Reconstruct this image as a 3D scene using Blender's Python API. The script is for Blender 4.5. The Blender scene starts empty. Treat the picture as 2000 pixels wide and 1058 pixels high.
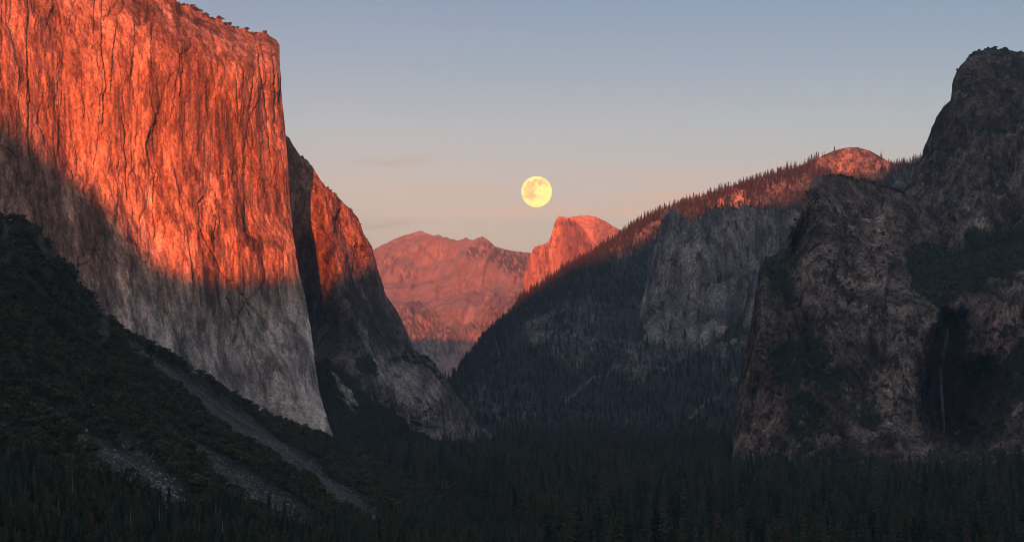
import bpy, math, random
import numpy as np
from mathutils import Vector

# ------------------------------------------------------------------ camera, sky, sun, exposure
SC = bpy.context.scene
COL = SC.collection
F, CX, HY, CAMZ = 3400.0, 1000.0, 765.0, 150.0      # focal length in photo pixels, optical axis, horizon row, eye height over the valley floor
cam = bpy.data.cameras.new('camera')
camo = bpy.data.objects.new('camera', cam); COL.objects.link(camo)
camo.location = (0, 0, CAMZ); camo.rotation_euler = (math.pi / 2, 0, 0)
cam.sensor_width = 36.0; cam.lens = 36.0 * F / 2000.0
cam.shift_y = (HY - 529.0) / 2000.0
cam.clip_start = 1.0; cam.clip_end = 200000.0
SC.camera = camo

SUN_EL, SUN_AZ = 3.8, 2.5                            # degrees; azimuth measured from straight behind the camera towards the left
S = Vector((-math.sin(math.radians(SUN_AZ)) * math.cos(math.radians(SUN_EL)),
            -math.cos(math.radians(SUN_AZ)) * math.cos(math.radians(SUN_EL)), math.sin(math.radians(SUN_EL))))
sun = bpy.data.lights.new('sun', 'SUN')
suno = bpy.data.objects.new('sun', sun); COL.objects.link(suno)
suno.rotation_euler = S.to_track_quat('Z', 'Y').to_euler()
sun.energy = 5.0; sun.angle = math.radians(0.38); sun.color = (1.0, 0.17, 0.036)

world = bpy.data.worlds.new('World'); SC.world = world; world.use_nodes = True
wn, wl = world.node_tree.nodes, world.node_tree.links
wn.clear()
wout = wn.new('ShaderNodeOutputWorld')
sky = wn.new('ShaderNodeTexSky'); sky.sky_type = 'NISHITA'; sky.sun_disc = False
sky.sun_elevation = math.radians(SUN_EL); sky.sun_rotation = math.radians(180 + SUN_AZ)
bg1 = wn.new('ShaderNodeBackground'); bg1.inputs[1].default_value = 0.030
wl.new(sky.outputs[0], bg1.inputs[0])
tc = wn.new('ShaderNodeTexCoord')
sep = wn.new('ShaderNodeSeparateXYZ'); wl.new(tc.outputs['Generated'], sep.inputs[0])
ramp = wn.new('ShaderNodeValToRGB'); wl.new(sep.outputs['Z'], ramp.inputs[0])
stops = [(0.0, (.26, .21, .22)), (.05, (.28, .23, .235)), (.084, (.305, .25, .252)), (.113, (.335, .30, .305)), (.148, (.235, .28, .335)),
         (.182, (.13, .205, .31)), (.22, (.06, .145, .27)), (.32, (.10, .16, .255)), (.6, (.155, .19, .25)), (1.0, (.17, .195, .245))]
el = ramp.color_ramp.elements
while len(el) < len(stops): el.new(0.5)
for e_, (p_, c_) in zip(el, stops): e_.position = p_; e_.color = c_ + (1,)
# thin cloud streaks low over the ridges
def wm(op, a_, b_=None):
    m_ = wn.new('ShaderNodeMath'); m_.operation = op
    for i_, v_ in enumerate((a_, b_)):
        if v_ is None: continue
        if isinstance(v_, (int, float)): m_.inputs[i_].default_value = v_
        else: wl.new(v_, m_.inputs[i_])
    return m_.outputs[0]
cu, cv = wm('DIVIDE', sep.outputs['X'], sep.outputs['Y']), wm('DIVIDE', sep.outputs['Z'], sep.outputs['Y'])
cuv = wn.new('ShaderNodeCombineXYZ'); wl.new(wm('MULTIPLY', cu, 28.0), cuv.inputs[0]); wl.new(wm('MULTIPLY', cv, 260.0), cuv.inputs[1])
cn = wn.new('ShaderNodeTexNoise'); wl.new(cuv.outputs[0], cn.inputs['Vector']); cn.inputs['Scale'].default_value = 1.0; cn.inputs['Detail'].default_value = 6
cw = wm('SUBTRACT', cn.outputs[0], .5); sky_col = ramp.outputs[0]
for u0, v0, su, sv_, amt, col_ in [(-.072, .1312, .024, .0026, .8, (.27, .235, .25)), (-.070, .0968, .014, .0015, .85, (.23, .20, .215)), (-.045, .115, .05, .003, .5, (.36, .25, .24)),
                                   (.035, .1035, .085, .0030, .8, (.46, .27, .235)), (.10, .112, .035, .004, .75, (.46, .26, .22)), (.115, .125, .06, .004, .45, (.40, .28, .26))]:
    du_ = wm('DIVIDE', wm('SUBTRACT', wm('ADD', cu, wm('MULTIPLY', cw, .05)), u0), su); dv_ = wm('DIVIDE', wm('SUBTRACT', wm('ADD', cv, wm('MULTIPLY', cw, .012)), v0), sv_)
    g_ = wm('POWER', 2.718, wm('MULTIPLY', wm('ADD', wm('MULTIPLY', du_, du_), wm('MULTIPLY', dv_, dv_)), -1.0))
    f_ = wm('MULTIPLY', wm('MULTIPLY', g_, amt), wm('GREATER_THAN', sep.outputs['Y'], 0.0))
    cmix = wn.new('ShaderNodeMixRGB'); wl.new(f_, cmix.inputs[0]); wl.new(sky_col, cmix.inputs[1]); cmix.inputs[2].default_value = col_ + (1,); sky_col = cmix.outputs[0]
bg2 = wn.new('ShaderNodeBackground'); bg2.inputs[1].default_value = 0.44
wl.new(sky_col, bg2.inputs[0])
add = wn.new('ShaderNodeAddShader'); wl.new(bg1.outputs[0], add.inputs[0]); wl.new(bg2.outputs[0], add.inputs[1])
wl.new(add.outputs[0], wout.inputs[0])

SC.view_settings.view_transform = 'Standard'; SC.view_settings.look = 'None'
SC.view_settings.gamma = 1.0; SC.view_settings.use_curve_mapping = False
SC.view_settings.exposure = 1.45
SC.cycles.volume_bounces = 0; SC.cycles.max_bounces = 5; SC.cycles.diffuse_bounces = 1
SC.cycles.volume_step_rate = 10; SC.cycles.filter_width = 0.95

rng = np.random.RandomState(11)
random.seed(5)

# ------------------------------------------------------------------ numpy noise
_perm = np.concatenate([np.random.RandomState(3).permutation(256)] * 2).astype(np.int32)
_g = np.random.RandomState(4).normal(size=(256, 3)); _g = (_g / np.linalg.norm(_g, axis=1)[:, None]).astype(np.float32)

def pn(p, sc, seed=0):
    """gradient noise at points p (N,3), feature size sc (scalar or 3-vector), about -1..1"""
    q = (p / np.asarray(sc, dtype=np.float64) + seed * 17.31).astype(np.float64)
    i = np.floor(q).astype(np.int64); f = (q - i).astype(np.float32); i = (i & 255).astype(np.int32)
    w = f * f * f * (f * (f * 6 - 15) + 10)
    out = np.zeros(len(p), dtype=np.float32)
    for dx in (0, 1):
        a = _perm[(i[:, 0] + dx) & 255]; wx = w[:, 0] if dx else 1 - w[:, 0]
        for dy in (0, 1):
            b = _perm[a + ((i[:, 1] + dy) & 255)]; wy = wx * (w[:, 1] if dy else 1 - w[:, 1])
            for dz in (0, 1):
                g = _g[_perm[b + ((i[:, 2] + dz) & 255)]]
                d = g[:, 0] * (f[:, 0] - dx) + g[:, 1] * (f[:, 1] - dy) + g[:, 2] * (f[:, 2] - dz)
                out += d * wy * (w[:, 2] if dz else 1 - w[:, 2])
    return out * 1.7

def fbm(p, sc, octv=4, gain=.5, lac=2.03, seed=0):
    sc = np.asarray(sc, dtype=np.float64); o = 0; a = 1.0; t = 0
    for k in range(octv):
        o = o + a * pn(p, sc, seed + k * 1.7); t += a; a *= gain; sc = sc / lac
    return o / t * 1.4

def sstep(x, a, b):
    t = np.clip((x - a) / (b - a), 0, 1); return t * t * (3 - 2 * t)

def plates(p, sc, k, seed, sharp=.78):
    """noise cut into flat plates with steep edges: flakes and steps of split granite"""
    t = fbm(p, sc, 3, .5, seed=seed) * k
    return (np.floor(t) + sstep(t - np.floor(t), sharp, 1)) / k

def cracks(p, sc, seed, w=.035):
    c = fbm(p, sc, 2, .4, seed=seed); return np.exp(-(c / w) ** 2)

def blocks(s, z, a, b, seed=0, jit=.85):
    """joint-bounded blocks on a wall (metres along s, z): per-block random numbers, offset from the block's middle, distance to its joint"""
    u, v = s / a + seed * 7.13, z / b + seed * 3.77
    iu, iv = np.floor(u).astype(np.int64), np.floor(v).astype(np.int64)
    f1 = np.full(u.shape, 9.0); f2 = f1.copy(); cu = np.zeros(u.shape); cv = cu.copy(); h = np.zeros(u.shape, np.int32)
    for du in (-1, 0, 1):
        for dv in (-1, 0, 1):
            k = _perm[(_perm[(iu + du) & 255] + iv + dv) & 255]; x = iu + du + .5 + jit * (_r1[k] - .5); y = iv + dv + .5 + jit * (_r2[k] - .5)
            d = np.abs(u - x) ** 1.3 + np.abs(v - y) ** 1.3; c = d < f1
            f2 = np.where(c, f1, np.minimum(f2, d)); f1 = np.where(c, d, f1); cu = np.where(c, x, cu); cv = np.where(c, y, cv); h = np.where(c, k, h)
    return _r1[h], _r3[h], _r4[h], (u - cu) * a, (v - cv) * b, f2 - f1
_r1, _r2, _r3, _r4 = np.random.RandomState(8).uniform(size=(4, 256))

def cliff(p, px, py, m, big=20, block=3, tilt=.13, crack=3, fine=1.0, flute=1.0, seed=0, asp=3.6, size=1.0, gaps=.35, wav=7.0):
    """relief of a granite wall in metres (outwards): broad bulges, joint-bounded blocks each with its own tilt, cracks, fine roughness.
    Returns the relief and the tone of each block."""
    s, z = px * m, py * m; k = size
    q3 = np.stack([s, z, 0 * s], 1)
    s = s + wav * k * fbm(q3, (60 * k, 110 * k * (7.0 / wav) ** 1.2, 1), 3, .6, seed=seed + 1) + 1.6 * k * fbm(q3, (9 * k, 9 * k, 1), 2, seed=seed + 2); z = z + 12 * k * fbm(q3, (60 * k, 90 * k, 1), 3, .6, seed=seed + 3) + 2 * k * fbm(q3, (9 * k, 9 * k, 1), 2, seed=seed + 4)
    d = big * fbm(p, (230 * k, 230 * k, 800 * k), 3, .45, seed=seed); tone = np.zeros(len(p))
    w = sstep(fbm(q3, (170 * k, 240 * k, 1), 3, seed=seed + 6), -.35, .35)
    for i, (sz, ap, am, ti, tn) in enumerate([(75, 1.3, 1.5, .8, .30), (34, 1.0, 1.0, 1.0, .26), (15, .9, .55, 1.1, .22), (7.5, .7, .3, 1.0, .16)]):
        r, r3, r4, ds, dz, e = blocks(s, z, sz * k, sz * k * asp * ap, seed + i)
        keep = (r3 > gaps * (.6 + .8 * (w if i % 2 else 1 - w)))
        d = d + np.where(keep, block * k * am * (r - .5) * 1.6 + ti * tilt * ((r4 - .5) * 2 * ds + (r3 - .6) * .45 * dz), 0) - crack * k * am * .7 * np.exp(-(e / .045) ** 2) * (r4 > .45)
        tone = tone + tn * np.where(keep, r4 - .5, 0) * 2
    d = d + flute * k * fbm(q3, (6 * k, 55 * k * asp / 3.6, 1), 2, seed=seed + 7)
    t = fbm(p, 260 * k, 2, seed=seed + 70)
    d = d - 1.6 * crack * k * cracks(q3, (75 * k, 520 * k, 1), seed + 13, .014) * sstep(t, -.2, .3)
    d = d + fine * k * (fbm(q3, (9 * k, 13 * k, 1), 3, .7, seed=seed + 25) + w * fbm(q3, (5 * k, 5 * k, 1), 2, .7, seed=seed + 29))
    cliff.tone = tone
    return d

def rough(p, amp, sc, seed=0, octv=6, gain=.52):
    return amp * fbm(p, sc, octv, gain, seed=seed)

# ------------------------------------------------------------------ mesh helpers
def W(px, py, Y):
    px, py, Y = np.broadcast_arrays(np.asarray(px, float), np.asarray(py, float), np.asarray(Y, float))
    return np.stack([(px - CX) / F * Y, Y, CAMZ + (HY - py) / F * Y], -1)

def mesh_np(name, verts, faces, mat=None, smooth=False, attrs=None):
    me = bpy.data.meshes.new(name)
    v = np.asarray(verts, dtype=np.float32).reshape(-1, 3); f = np.asarray(faces, dtype=np.int32); n = f.shape[1]
    me.vertices.add(len(v)); me.vertices.foreach_set('co', v.ravel())
    me.loops.add(f.size); me.loops.foreach_set('vertex_index', f.ravel())
    me.polygons.add(len(f)); me.polygons.foreach_set('loop_start', np.arange(0, f.size, n, dtype=np.int32))
    me.polygons.foreach_set('loop_total', np.full(len(f), n, dtype=np.int32))
    if smooth: me.polygons.foreach_set('use_smooth', np.ones(len(f), dtype=bool))
    me.update(calc_edges=True)
    for k, a in (attrs or {}).items():
        at = me.attributes.new(k, 'FLOAT', 'POINT'); at.data.foreach_set('value', np.asarray(a, dtype=np.float32).ravel())
    if mat: me.materials.append(mat)
    return me

def obj(name, me, parent=None, **props):
    o = bpy.data.objects.new(name, me); COL.objects.link(o)
    if parent: o.parent = parent
    for k, v in props.items(): o[k] = v
    return o

def grid_faces(nr, nc):
    i = np.arange(nr * nc).reshape(nr, nc)
    return np.stack([i[:-1, :-1], i[1:, :-1], i[1:, 1:], i[:-1, 1:]], -1).reshape(-1, 4)

def tps(ctrl):
    c = np.array(ctrl, float); xy = c[:, :2] / 300.0; v = c[:, 2]; n = len(c)
    def U(r2): return np.where(r2 > 1e-12, r2 * np.log(np.maximum(r2, 1e-12)), 0)
    d = ((xy[:, None] - xy[None]) ** 2).sum(-1)
    A = np.zeros((n + 3, n + 3)); A[:n, :n] = U(d) + np.eye(n) * 1e-3
    A[:n, n] = 1; A[:n, n + 1:] = xy; A[n, :n] = 1; A[n + 1:, :n] = xy.T
    w = np.linalg.solve(A, np.concatenate([v, [0, 0, 0]]))
    def ev(x, y):
        q = np.stack([np.ravel(x), np.ravel(y)], 1) / 300.0; o = w[n] + q @ w[n + 1:]
        for k in range(n): o = o + w[k] * U(((q - xy[k]) ** 2).sum(1))
        return o.reshape(np.shape(x))
    return ev

def line(pts):
    a = np.array(pts, float); return lambda t: np.interp(t, a[:, 0], a[:, 1])

def polymask(px, py, poly, soft=6.0, warp=0, seed=0):
    """1 inside the outline, soft edge, edge broken up by noise"""
    if warp:
        q = np.stack([px.ravel(), py.ravel(), np.zeros(px.size)], 1)
        px = px + warp * fbm(q, 45, 4, .6, seed=seed).reshape(px.shape); py = py + warp * fbm(q, 45, 4, .6, seed=seed + 9).reshape(px.shape)
    poly = np.array(poly, float); inside = np.zeros(px.shape, bool); dist = np.full(px.shape, 1e9)
    for (x0, y0), (x1, y1) in zip(poly, np.roll(poly, -1, 0)):
        if y0 != y1:
            c = ((y0 > py) != (y1 > py)) & (px < (x1 - x0) * (py - y0) / (y1 - y0) + x0); inside ^= c
        t = np.clip(((px - x0) * (x1 - x0) + (py - y0) * (y1 - y0)) / max((x1 - x0) ** 2 + (y1 - y0) ** 2, 1e-9), 0, 1)
        dist = np.minimum(dist, np.hypot(px - x0 - t * (x1 - x0), py - y0 - t * (y1 - y0)))
    return sstep(np.where(inside, dist, -dist), -soft, soft)

def linemask(px, py, pts, warp=0, seed=0):
    """1 on a strip given as (x, y, half width) points"""
    if warp:
        q = np.stack([px.ravel(), py.ravel(), np.zeros(px.size)], 1)
        px = px + warp * fbm(q, 35, 3, seed=seed).reshape(px.shape); py = py + warp * fbm(q, 35, 3, seed=seed + 9).reshape(px.shape)
    m = np.zeros(px.shape)
    for (x0, y0, w0), (x1, y1, w1) in zip(pts[:-1], pts[1:]):
        t = np.clip(((px - x0) * (x1 - x0) + (py - y0) * (y1 - y0)) / max((x1 - x0) ** 2 + (y1 - y0) ** 2, 1e-9), 0, 1)
        d = np.hypot(px - x0 - t * (x1 - x0), py - y0 - t * (y1 - y0)); w = w0 + t * (w1 - w0)
        m = np.maximum(m, 1 - sstep(d / np.maximum(w, .1), .6, 1.15))
    return m

class Sheet: pass

def sheet(name, xl, xr, top, bot, ctrl, step, disp, mat, masks=None, back=(), wrap_r=(), wrap_l=(), extra=None, edgefade=True, **props):
    """A mountain side: rows from the skyline down to the foot, columns left to right, standing at its real distance.
    xl/xr: left and right edge as function of row; top/bot: as function of column; back: rows that carry the ground
    on behind the skyline as (metres back, metres down); wrap: columns that turn the corner as (pixels in, metres back)."""
    xs0, xs1 = (xl(np.linspace(-200, 1100, 300)).min() if callable(xl) else xl), (xr(np.linspace(-200, 1100, 300)).max() if callable(xr) else xr)
    nc = int((xs1 - xs0) / step) + 1
    t_s = np.linspace(xs0, xs1, 200); nr = int(np.max(bot(t_s) - top(t_s)) / step) + 1
    u = np.linspace(0, 1, nc)[None, :]; v = np.linspace(0, 1, nr)[:, None]
    px = xs0 + u * (xs1 - xs0) + 0 * v; py = top(px) + v * (bot(px) - top(px))
    for _ in range(4):
        l = xl(py) if callable(xl) else xl + 0 * py; r = xr(py) if callable(xr) else xr + 0 * py
        px = l + u * (r - l); py = top(px) + v * (bot(px) - top(px))
    Y = tps(ctrl)(px, py)
    if extra: Y = extra(px, py, Y)
    B = W(px, py, Y)
    du = np.gradient(B, axis=1); dv = np.gradient(B, axis=0); N = np.cross(dv, du); N /= np.maximum(np.linalg.norm(N, axis=-1, keepdims=True), 1e-9)
    N = np.where((N * (B - np.array([0, 0, CAMZ]))).sum(-1, keepdims=True) > 0, -N, N)
    q = B.reshape(-1, 3); m = {}
    if masks: m = masks(px, py, B)
    cliff.tone = np.zeros(px.size)
    D = disp(q, px.ravel(), py.ravel(), m).reshape(px.shape)
    if 'tone' not in m: m['tone'] = np.clip(1 + cliff.tone, .3, 1.8).reshape(px.shape)
    Pn = B + N * D[..., None]
    s = Sheet(); s.px, s.py, s.P, s.N, s.m = px, py, Pn, N, m
    rows = [Pn]; at = {k: [a] for k, a in m.items()}
    G = Pn; A = dict(m)
    def addcols(G, A, wrap, right):
        if not len(wrap): return G, A
        edge = G[:, -1:] if right else G[:, :1]; epx = px[:, -1:] if right else px[:, :1]; cols = []
        for (ip, bk) in wrap:
            Ye = edge[..., 1] + bk; nz = fbm(edge.reshape(-1, 3) + np.array([0, bk, 0]), 90, 4).reshape(Ye.shape) * min(bk * .15, 14)
            x = edge[..., 0] / edge[..., 1] * Ye + (-(ip) if right else ip) / F * Ye + nz * .4
            c = np.stack([x, Ye, edge[..., 2] + 0 * Ye - min(bk * .02, 6)], -1); cols.append(c)
        cols = np.concatenate(cols, 1); k = cols.shape[1]
        if right: return np.concatenate([G, cols], 1), {n_: np.concatenate([a, np.repeat(a[:, -1:], k, 1)], 1) for n_, a in A.items()}
        cols = cols[:, ::-1]
        return np.concatenate([cols, G], 1), {n_: np.concatenate([np.repeat(a[:, :1], k, 1), a], 1) for n_, a in A.items()}
    G, A = addcols(G, A, wrap_r, True); G, A = addcols(G, A, wrap_l, False)
    if len(back):
        e = G[:1]; bs = []
        for (bk, dn) in back:
            nz = fbm(e.reshape(-1, 3) + np.array([0, bk, 0]), 120, 4).reshape(e.shape[:2]) * min(bk * .06, 18)
            bs.append(e + np.stack([e[..., 0] / e[..., 1] * bk, 0 * nz + bk, -dn + nz * .3 - abs(nz) * .3], -1))
        bs = np.concatenate(bs[::-1], 0); k = len(bs)
        G = np.concatenate([bs, G], 0); A = {n_: np.concatenate([np.repeat(a[:1], k, 0), a], 0) for n_, a in A.items()}
    nr, nc = G.shape[:2]
    me = mesh_np(name, G.reshape(-1, 3), grid_faces(nr, nc), mat, attrs=A)
    s.o = obj(name, me, kind='structure', **props)
    return s

# ------------------------------------------------------------------ materials
def new_mat(name):
    m = bpy.data.materials.new(name); m.use_nodes = True; return m, m.node_tree.nodes, m.node_tree.links, m.node_tree.nodes['Principled BSDF']

def granite(name, dark, mid, pale, veg=(.022, .030, .018), warm=(1.25, .80, .58), k=1.0, vs=5.0, speck=.5, bump=.8, st=1.0, jn=.5):
    m, n, l, b = new_mat(name)
    dark, mid, pale = [tuple(x * t for x, t in zip(c_, (1.09, 1.0, .91))) for c_ in (dark, mid, pale)]
    geo = n.new('ShaderNodeNewGeometry')
    def joints(sc, seed):
        mp = n.new('ShaderNodeMapping'); l.new(geo.outputs['Position'], mp.inputs[0]); mp.inputs['Scale'].default_value = tuple(1.0 / (q_ * k) for q_ in sc); mp.inputs['Location'].default_value = (seed, seed * 2, seed * 3)
        wp_ = n.new('ShaderNodeTexNoise'); l.new(mp.outputs[0], wp_.inputs['Vector']); wp_.inputs['Scale'].default_value = 1.3; wp_.inputs['Detail'].default_value = 3
        ad = n.new('ShaderNodeMixRGB'); ad.blend_type = 'ADD'; ad.inputs[0].default_value = .35; l.new(mp.outputs[0], ad.inputs[1]); l.new(wp_.outputs['Color'], ad.inputs[2])
        vt = n.new('ShaderNodeTexVoronoi'); vt.feature = 'DISTANCE_TO_EDGE'; l.new(ad.outputs[0], vt.inputs['Vector']); vt.inputs['Scale'].default_value = 1.0; return vt.outputs['Distance']
    def noise(sc, detail, rgh=.55):
        mp = n.new('ShaderNodeMapping'); l.new(geo.outputs['Position'], mp.inputs[0]); mp.inputs['Scale'].default_value = tuple(1.0 / (s * k) for s in sc)
        t = n.new('ShaderNodeTexNoise'); l.new(mp.outputs[0], t.inputs['Vector']); t.inputs['Scale'].default_value = 1.0
        t.inputs['Detail'].default_value = detail; t.inputs['Roughness'].default_value = rgh; return t.outputs[0]
    def mr(x, a, c, lo, hi):
        r = n.new('ShaderNodeMapRange'); l.new(x, r.inputs[0]); r.inputs[1].default_value = a; r.inputs[2].default_value = c
        r.inputs[3].default_value = lo; r.inputs[4].default_value = hi; return r.outputs[0]
    def mix(fac, a, c, mode='MIX'):
        x = n.new('ShaderNodeMixRGB'); x.blend_type = mode
        for i, v in enumerate((fac, a, c)):
            if hasattr(v, 'links'): l.new(v, x.inputs[i])
            elif i == 0: x.inputs[0].default_value = v
            else: x.inputs[i].default_value = tuple(v) + (1,)
        return x.outputs[0]
    def att(nm): a = n.new('ShaderNodeAttribute'); a.attribute_name = nm; return a.outputs['Fac']
    big = noise((75, 75, 75 * vs), 7); streak = noise((7, 7, 40 * vs), 5); sp = noise((4.5, 4.5, 6), 4, .7); st2 = noise((24, 24, 60 * vs), 4)
    rp = n.new('ShaderNodeValToRGB'); l.new(big, rp.inputs[0]); e = rp.color_ramp.elements
    e[0].position = .33; e[0].color = tuple(dark) + (1,); e[1].position = .70; e[1].color = tuple(pale) + (1,)
    x = e.new(.5); x.color = tuple(mid) + (1,)
    st3 = noise((13, 13, 90 * vs), 4); pt = noise((38, 38, 60), 6, .65)
    pa = att('pale'); ip = mr(pa, 0, 1, 1, .45)
    def cut(x): y = n.new('ShaderNodeMath'); y.operation = 'MULTIPLY'; l.new(x, y.inputs[0]); l.new(ip, y.inputs[1]); return y.outputs[0]
    c = mix(pa, rp.outputs[0], mix(mr(pt, .42, .66, 0, .5), tuple(1.25 * x for x in pale), mid))
    c = mix(cut(mr(st2, .50, .60, 0, .75 * st)), c, dark)                       # water stains
    c = mix(cut(mr(st3, .54, .62, 0, .55 * st)), c, dark)
    c = mix(cut(mr(pt, .54, .66, 0, .6 * st)), c, tuple(.55 * x + .1 * y for x, y in zip(dark, mid)))
    c = mix(mr(streak, .57, .67, 0, .35), c, pale)
    g = mr(streak, .30, .60, .80, 1.10)
    c = mix(1.0, c, g, 'MULTIPLY')
    c = mix(1.0, c, mr(sp, .36, .64, 1 - speck, 1 + speck), 'MULTIPLY')
    c = mix(1.0, c, mr(joints((11, 11, 9 * vs), 1.3), 0, .07, jn, 1), 'MULTIPLY')
    c = mix(1.0, c, mr(joints((30, 30, 22 * vs), 4.7), 0, .045, jn, 1), 'MULTIPLY')
    c = mix(1.0, c, att('tone'), 'MULTIPLY')
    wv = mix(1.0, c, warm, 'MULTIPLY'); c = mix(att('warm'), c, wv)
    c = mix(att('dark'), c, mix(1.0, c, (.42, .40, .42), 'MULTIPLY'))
    vg = mix(mr(sp, .3, .7, 0, 1), veg, tuple(v * 1.9 for v in veg))
    c = mix(att('veg'), c, vg)
    l.new(c, b.inputs['Base Color']); b.inputs['Roughness'].default_value = .92; b.inputs['Specular IOR Level'].default_value = .15
    bp = n.new('ShaderNodeBump'); bp.inputs['Strength'].default_value = bump; bp.inputs['Distance'].default_value = 3.0 * k
    h = n.new('ShaderNodeMath'); h.operation = 'ADD'; l.new(sp, h.inputs[0]); l.new(streak, h.inputs[1]); l.new(h.outputs[0], bp.inputs['Height'])
    l.new(bp.outputs[0], b.inputs['Normal'])
    return m

M_cap = granite('granite_big_wall', (.16, .135, .12), (.37, .325, .295), (.60, .54, .49), speck=.36, jn=.7)
M_but = granite('granite_buttress', (.09, .078, .075), (.23, .20, .185), (.42, .385, .36))
M_far = granite('granite_far', (.24, .19, .17), (.33, .27, .245), (.43, .36, .33), veg=(.05, .045, .036), k=1.5, vs=1.6, st=.3, speck=.22, bump=.3, jn=.8)
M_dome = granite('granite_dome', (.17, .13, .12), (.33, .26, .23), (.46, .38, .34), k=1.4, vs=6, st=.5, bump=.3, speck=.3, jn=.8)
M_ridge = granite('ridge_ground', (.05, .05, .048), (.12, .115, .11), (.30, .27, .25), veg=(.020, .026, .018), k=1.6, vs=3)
M_spire = granite('granite_pinnacle', (.10, .095, .095), (.22, .21, .20), (.34, .325, .31), k=1.3, vs=4, st=.8)
M_cath = granite('granite_crag', (.055, .046, .040), (.165, .136, .118), (.34, .285, .245), veg=(.014, .022, .013), vs=3.5)
M_slope = granite('slope_ground', (.03, .028, .024), (.055, .05, .042), (.10, .092, .082), veg=(.018, .020, .012), vs=1)

def soil_mat():
    m, n, l, b = new_mat('forest_soil')
    t = n.new('ShaderNodeTexNoise'); t.inputs['Scale'].default_value = .02; t.inputs['Detail'].default_value = 8
    g = n.new('ShaderNodeNewGeometry'); l.new(g.outputs['Position'], t.inputs['Vector'])
    r = n.new('ShaderNodeValToRGB'); l.new(t.outputs[0], r.inputs[0]); r.color_ramp.elements[0].color = (.018, .020, .012, 1); r.color_ramp.elements[1].color = (.045, .038, .026, 1)
    l.new(r.outputs[0], b.inputs['Base Color']); b.inputs['Roughness'].default_value = .95; b.inputs['Specular IOR Level'].default_value = .1
    return m
M_soil = soil_mat()

# ------------------------------------------------------------------ the mountains
def P2(px, py): return np.stack([px.ravel(), py.ravel(), np.zeros(px.size)], 1)
def zero(px): return np.zeros(px.shape)

# great wall on the left
slope_top = line([(-90, 395), (0, 418), (15, 432), (40, 434), (75, 442), (85, 462), (110, 497), (130, 517), (150, 552), (175, 577), (200, 607), (215, 627), (240, 645),
                  (265, 660), (300, 678), (340, 702), (370, 722), (400, 742), (450, 772), (500, 802), (550, 822), (600, 842), (650, 862), (700, 888), (800, 935), (900, 990), (1000, 1045), (1100, 1090)])
nose = line([(-160, 500), (60, 540), (75, 543), (90, 546), (110, 545), (150, 548), (200, 551), (250, 557), (330, 562), (400, 566), (460, 572), (530, 582), (580, 595), (640, 606),
             (700, 614), (760, 624), (820, 640), (858, 653), (900, 662)])
cap_top = line([(-90, -190), (0, -150), (150, -85), (260, -35), (345, 2), (400, 24), (440, 44), (480, 57), (520, 67), (540, 76), (546, 88), (560, 110), (700, 200)])
cap_grooves = [([(383, 402, 3), (386, 440, 3), (404, 480, 3), (425, 522, 3), (470, 578, 2.5), (520, 645, 2)], 14),
               ([(383, 404, 3), (394, 386, 3), (408, 396, 3), (416, 425, 2), (414, 470, 2)], 12),
               ([(505, 92, 2.5), (511, 150, 2.5), (521, 222, 2.5), (528, 300, 2)], 13), ([(532, 98, 2), (534, 180, 2.2), (536, 262, 2)], 9),
               ([(247, 225, 3), (251, 300, 3), (254, 385, 2)], 12), ([(200, 80, 3), (212, 160, 3), (205, 240, 2.5)], 12),
               ([(352, 95, 2), (354, 140, 2.5), (350, 190, 2)], 10), ([(522, 640, 2), (560, 722, 3), (612, 826, 2)], 10), ([(470, 590, 2), (535, 700, 3), (585, 800, 2)], 10),
               ([(430, 560, 2), (480, 660, 3), (520, 770, 2)], 9), ([(310, 330, 2), (308, 420, 2.5), (312, 480, 2)], 9), ([(150, 330, 2), (152, 430, 2)], 7),
               ([(60, 90, 2), (62, 200, 3), (58, 300, 2)], 10), ([(455, 160, 2), (462, 240, 2)], 8), ([(410, 60, 2.5), (424, 110, 2)], 8)]
def cap_masks(px, py, B):
    q = B.reshape(-1, 3)
    n1 = fbm(q, (90, 90, 300), 4, seed=71).reshape(px.shape); n2 = fbm(q, (40, 40, 260), 3, seed=75).reshape(px.shape)
    n3 = fbm(q, (26, 26, 26), 4, seed=78).reshape(px.shape)
    warm = 1 - sstep(py + 70 * n1 + np.clip(px - 250, -400, 0) * .0, 470, 690)  # browner upper rock; the tint also strengthens the red of the sunlit part
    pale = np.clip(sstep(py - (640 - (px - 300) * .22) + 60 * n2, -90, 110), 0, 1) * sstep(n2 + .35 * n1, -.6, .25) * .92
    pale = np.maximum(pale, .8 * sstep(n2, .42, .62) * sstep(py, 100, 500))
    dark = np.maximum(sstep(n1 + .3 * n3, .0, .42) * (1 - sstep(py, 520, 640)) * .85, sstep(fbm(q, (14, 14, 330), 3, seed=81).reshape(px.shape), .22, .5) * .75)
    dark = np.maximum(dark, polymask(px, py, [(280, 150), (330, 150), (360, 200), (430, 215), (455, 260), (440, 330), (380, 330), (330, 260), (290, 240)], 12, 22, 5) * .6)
    dark = np.maximum(dark, .4 * sstep(px + 60 * n1, 240, 90) * (1 - sstep(py, 400, 560)))  # darker colour stands in for the left side turning from the sun
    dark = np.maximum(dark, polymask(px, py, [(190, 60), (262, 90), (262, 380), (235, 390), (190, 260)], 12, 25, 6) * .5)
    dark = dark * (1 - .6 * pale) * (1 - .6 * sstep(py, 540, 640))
    rim = sstep(py - cap_top(px), 55, 10)
    veg = rim * sstep(n3, .15, .5) * .6
    return dict(warm=warm * .85, pale=pale, dark=dark, veg=veg)
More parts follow.
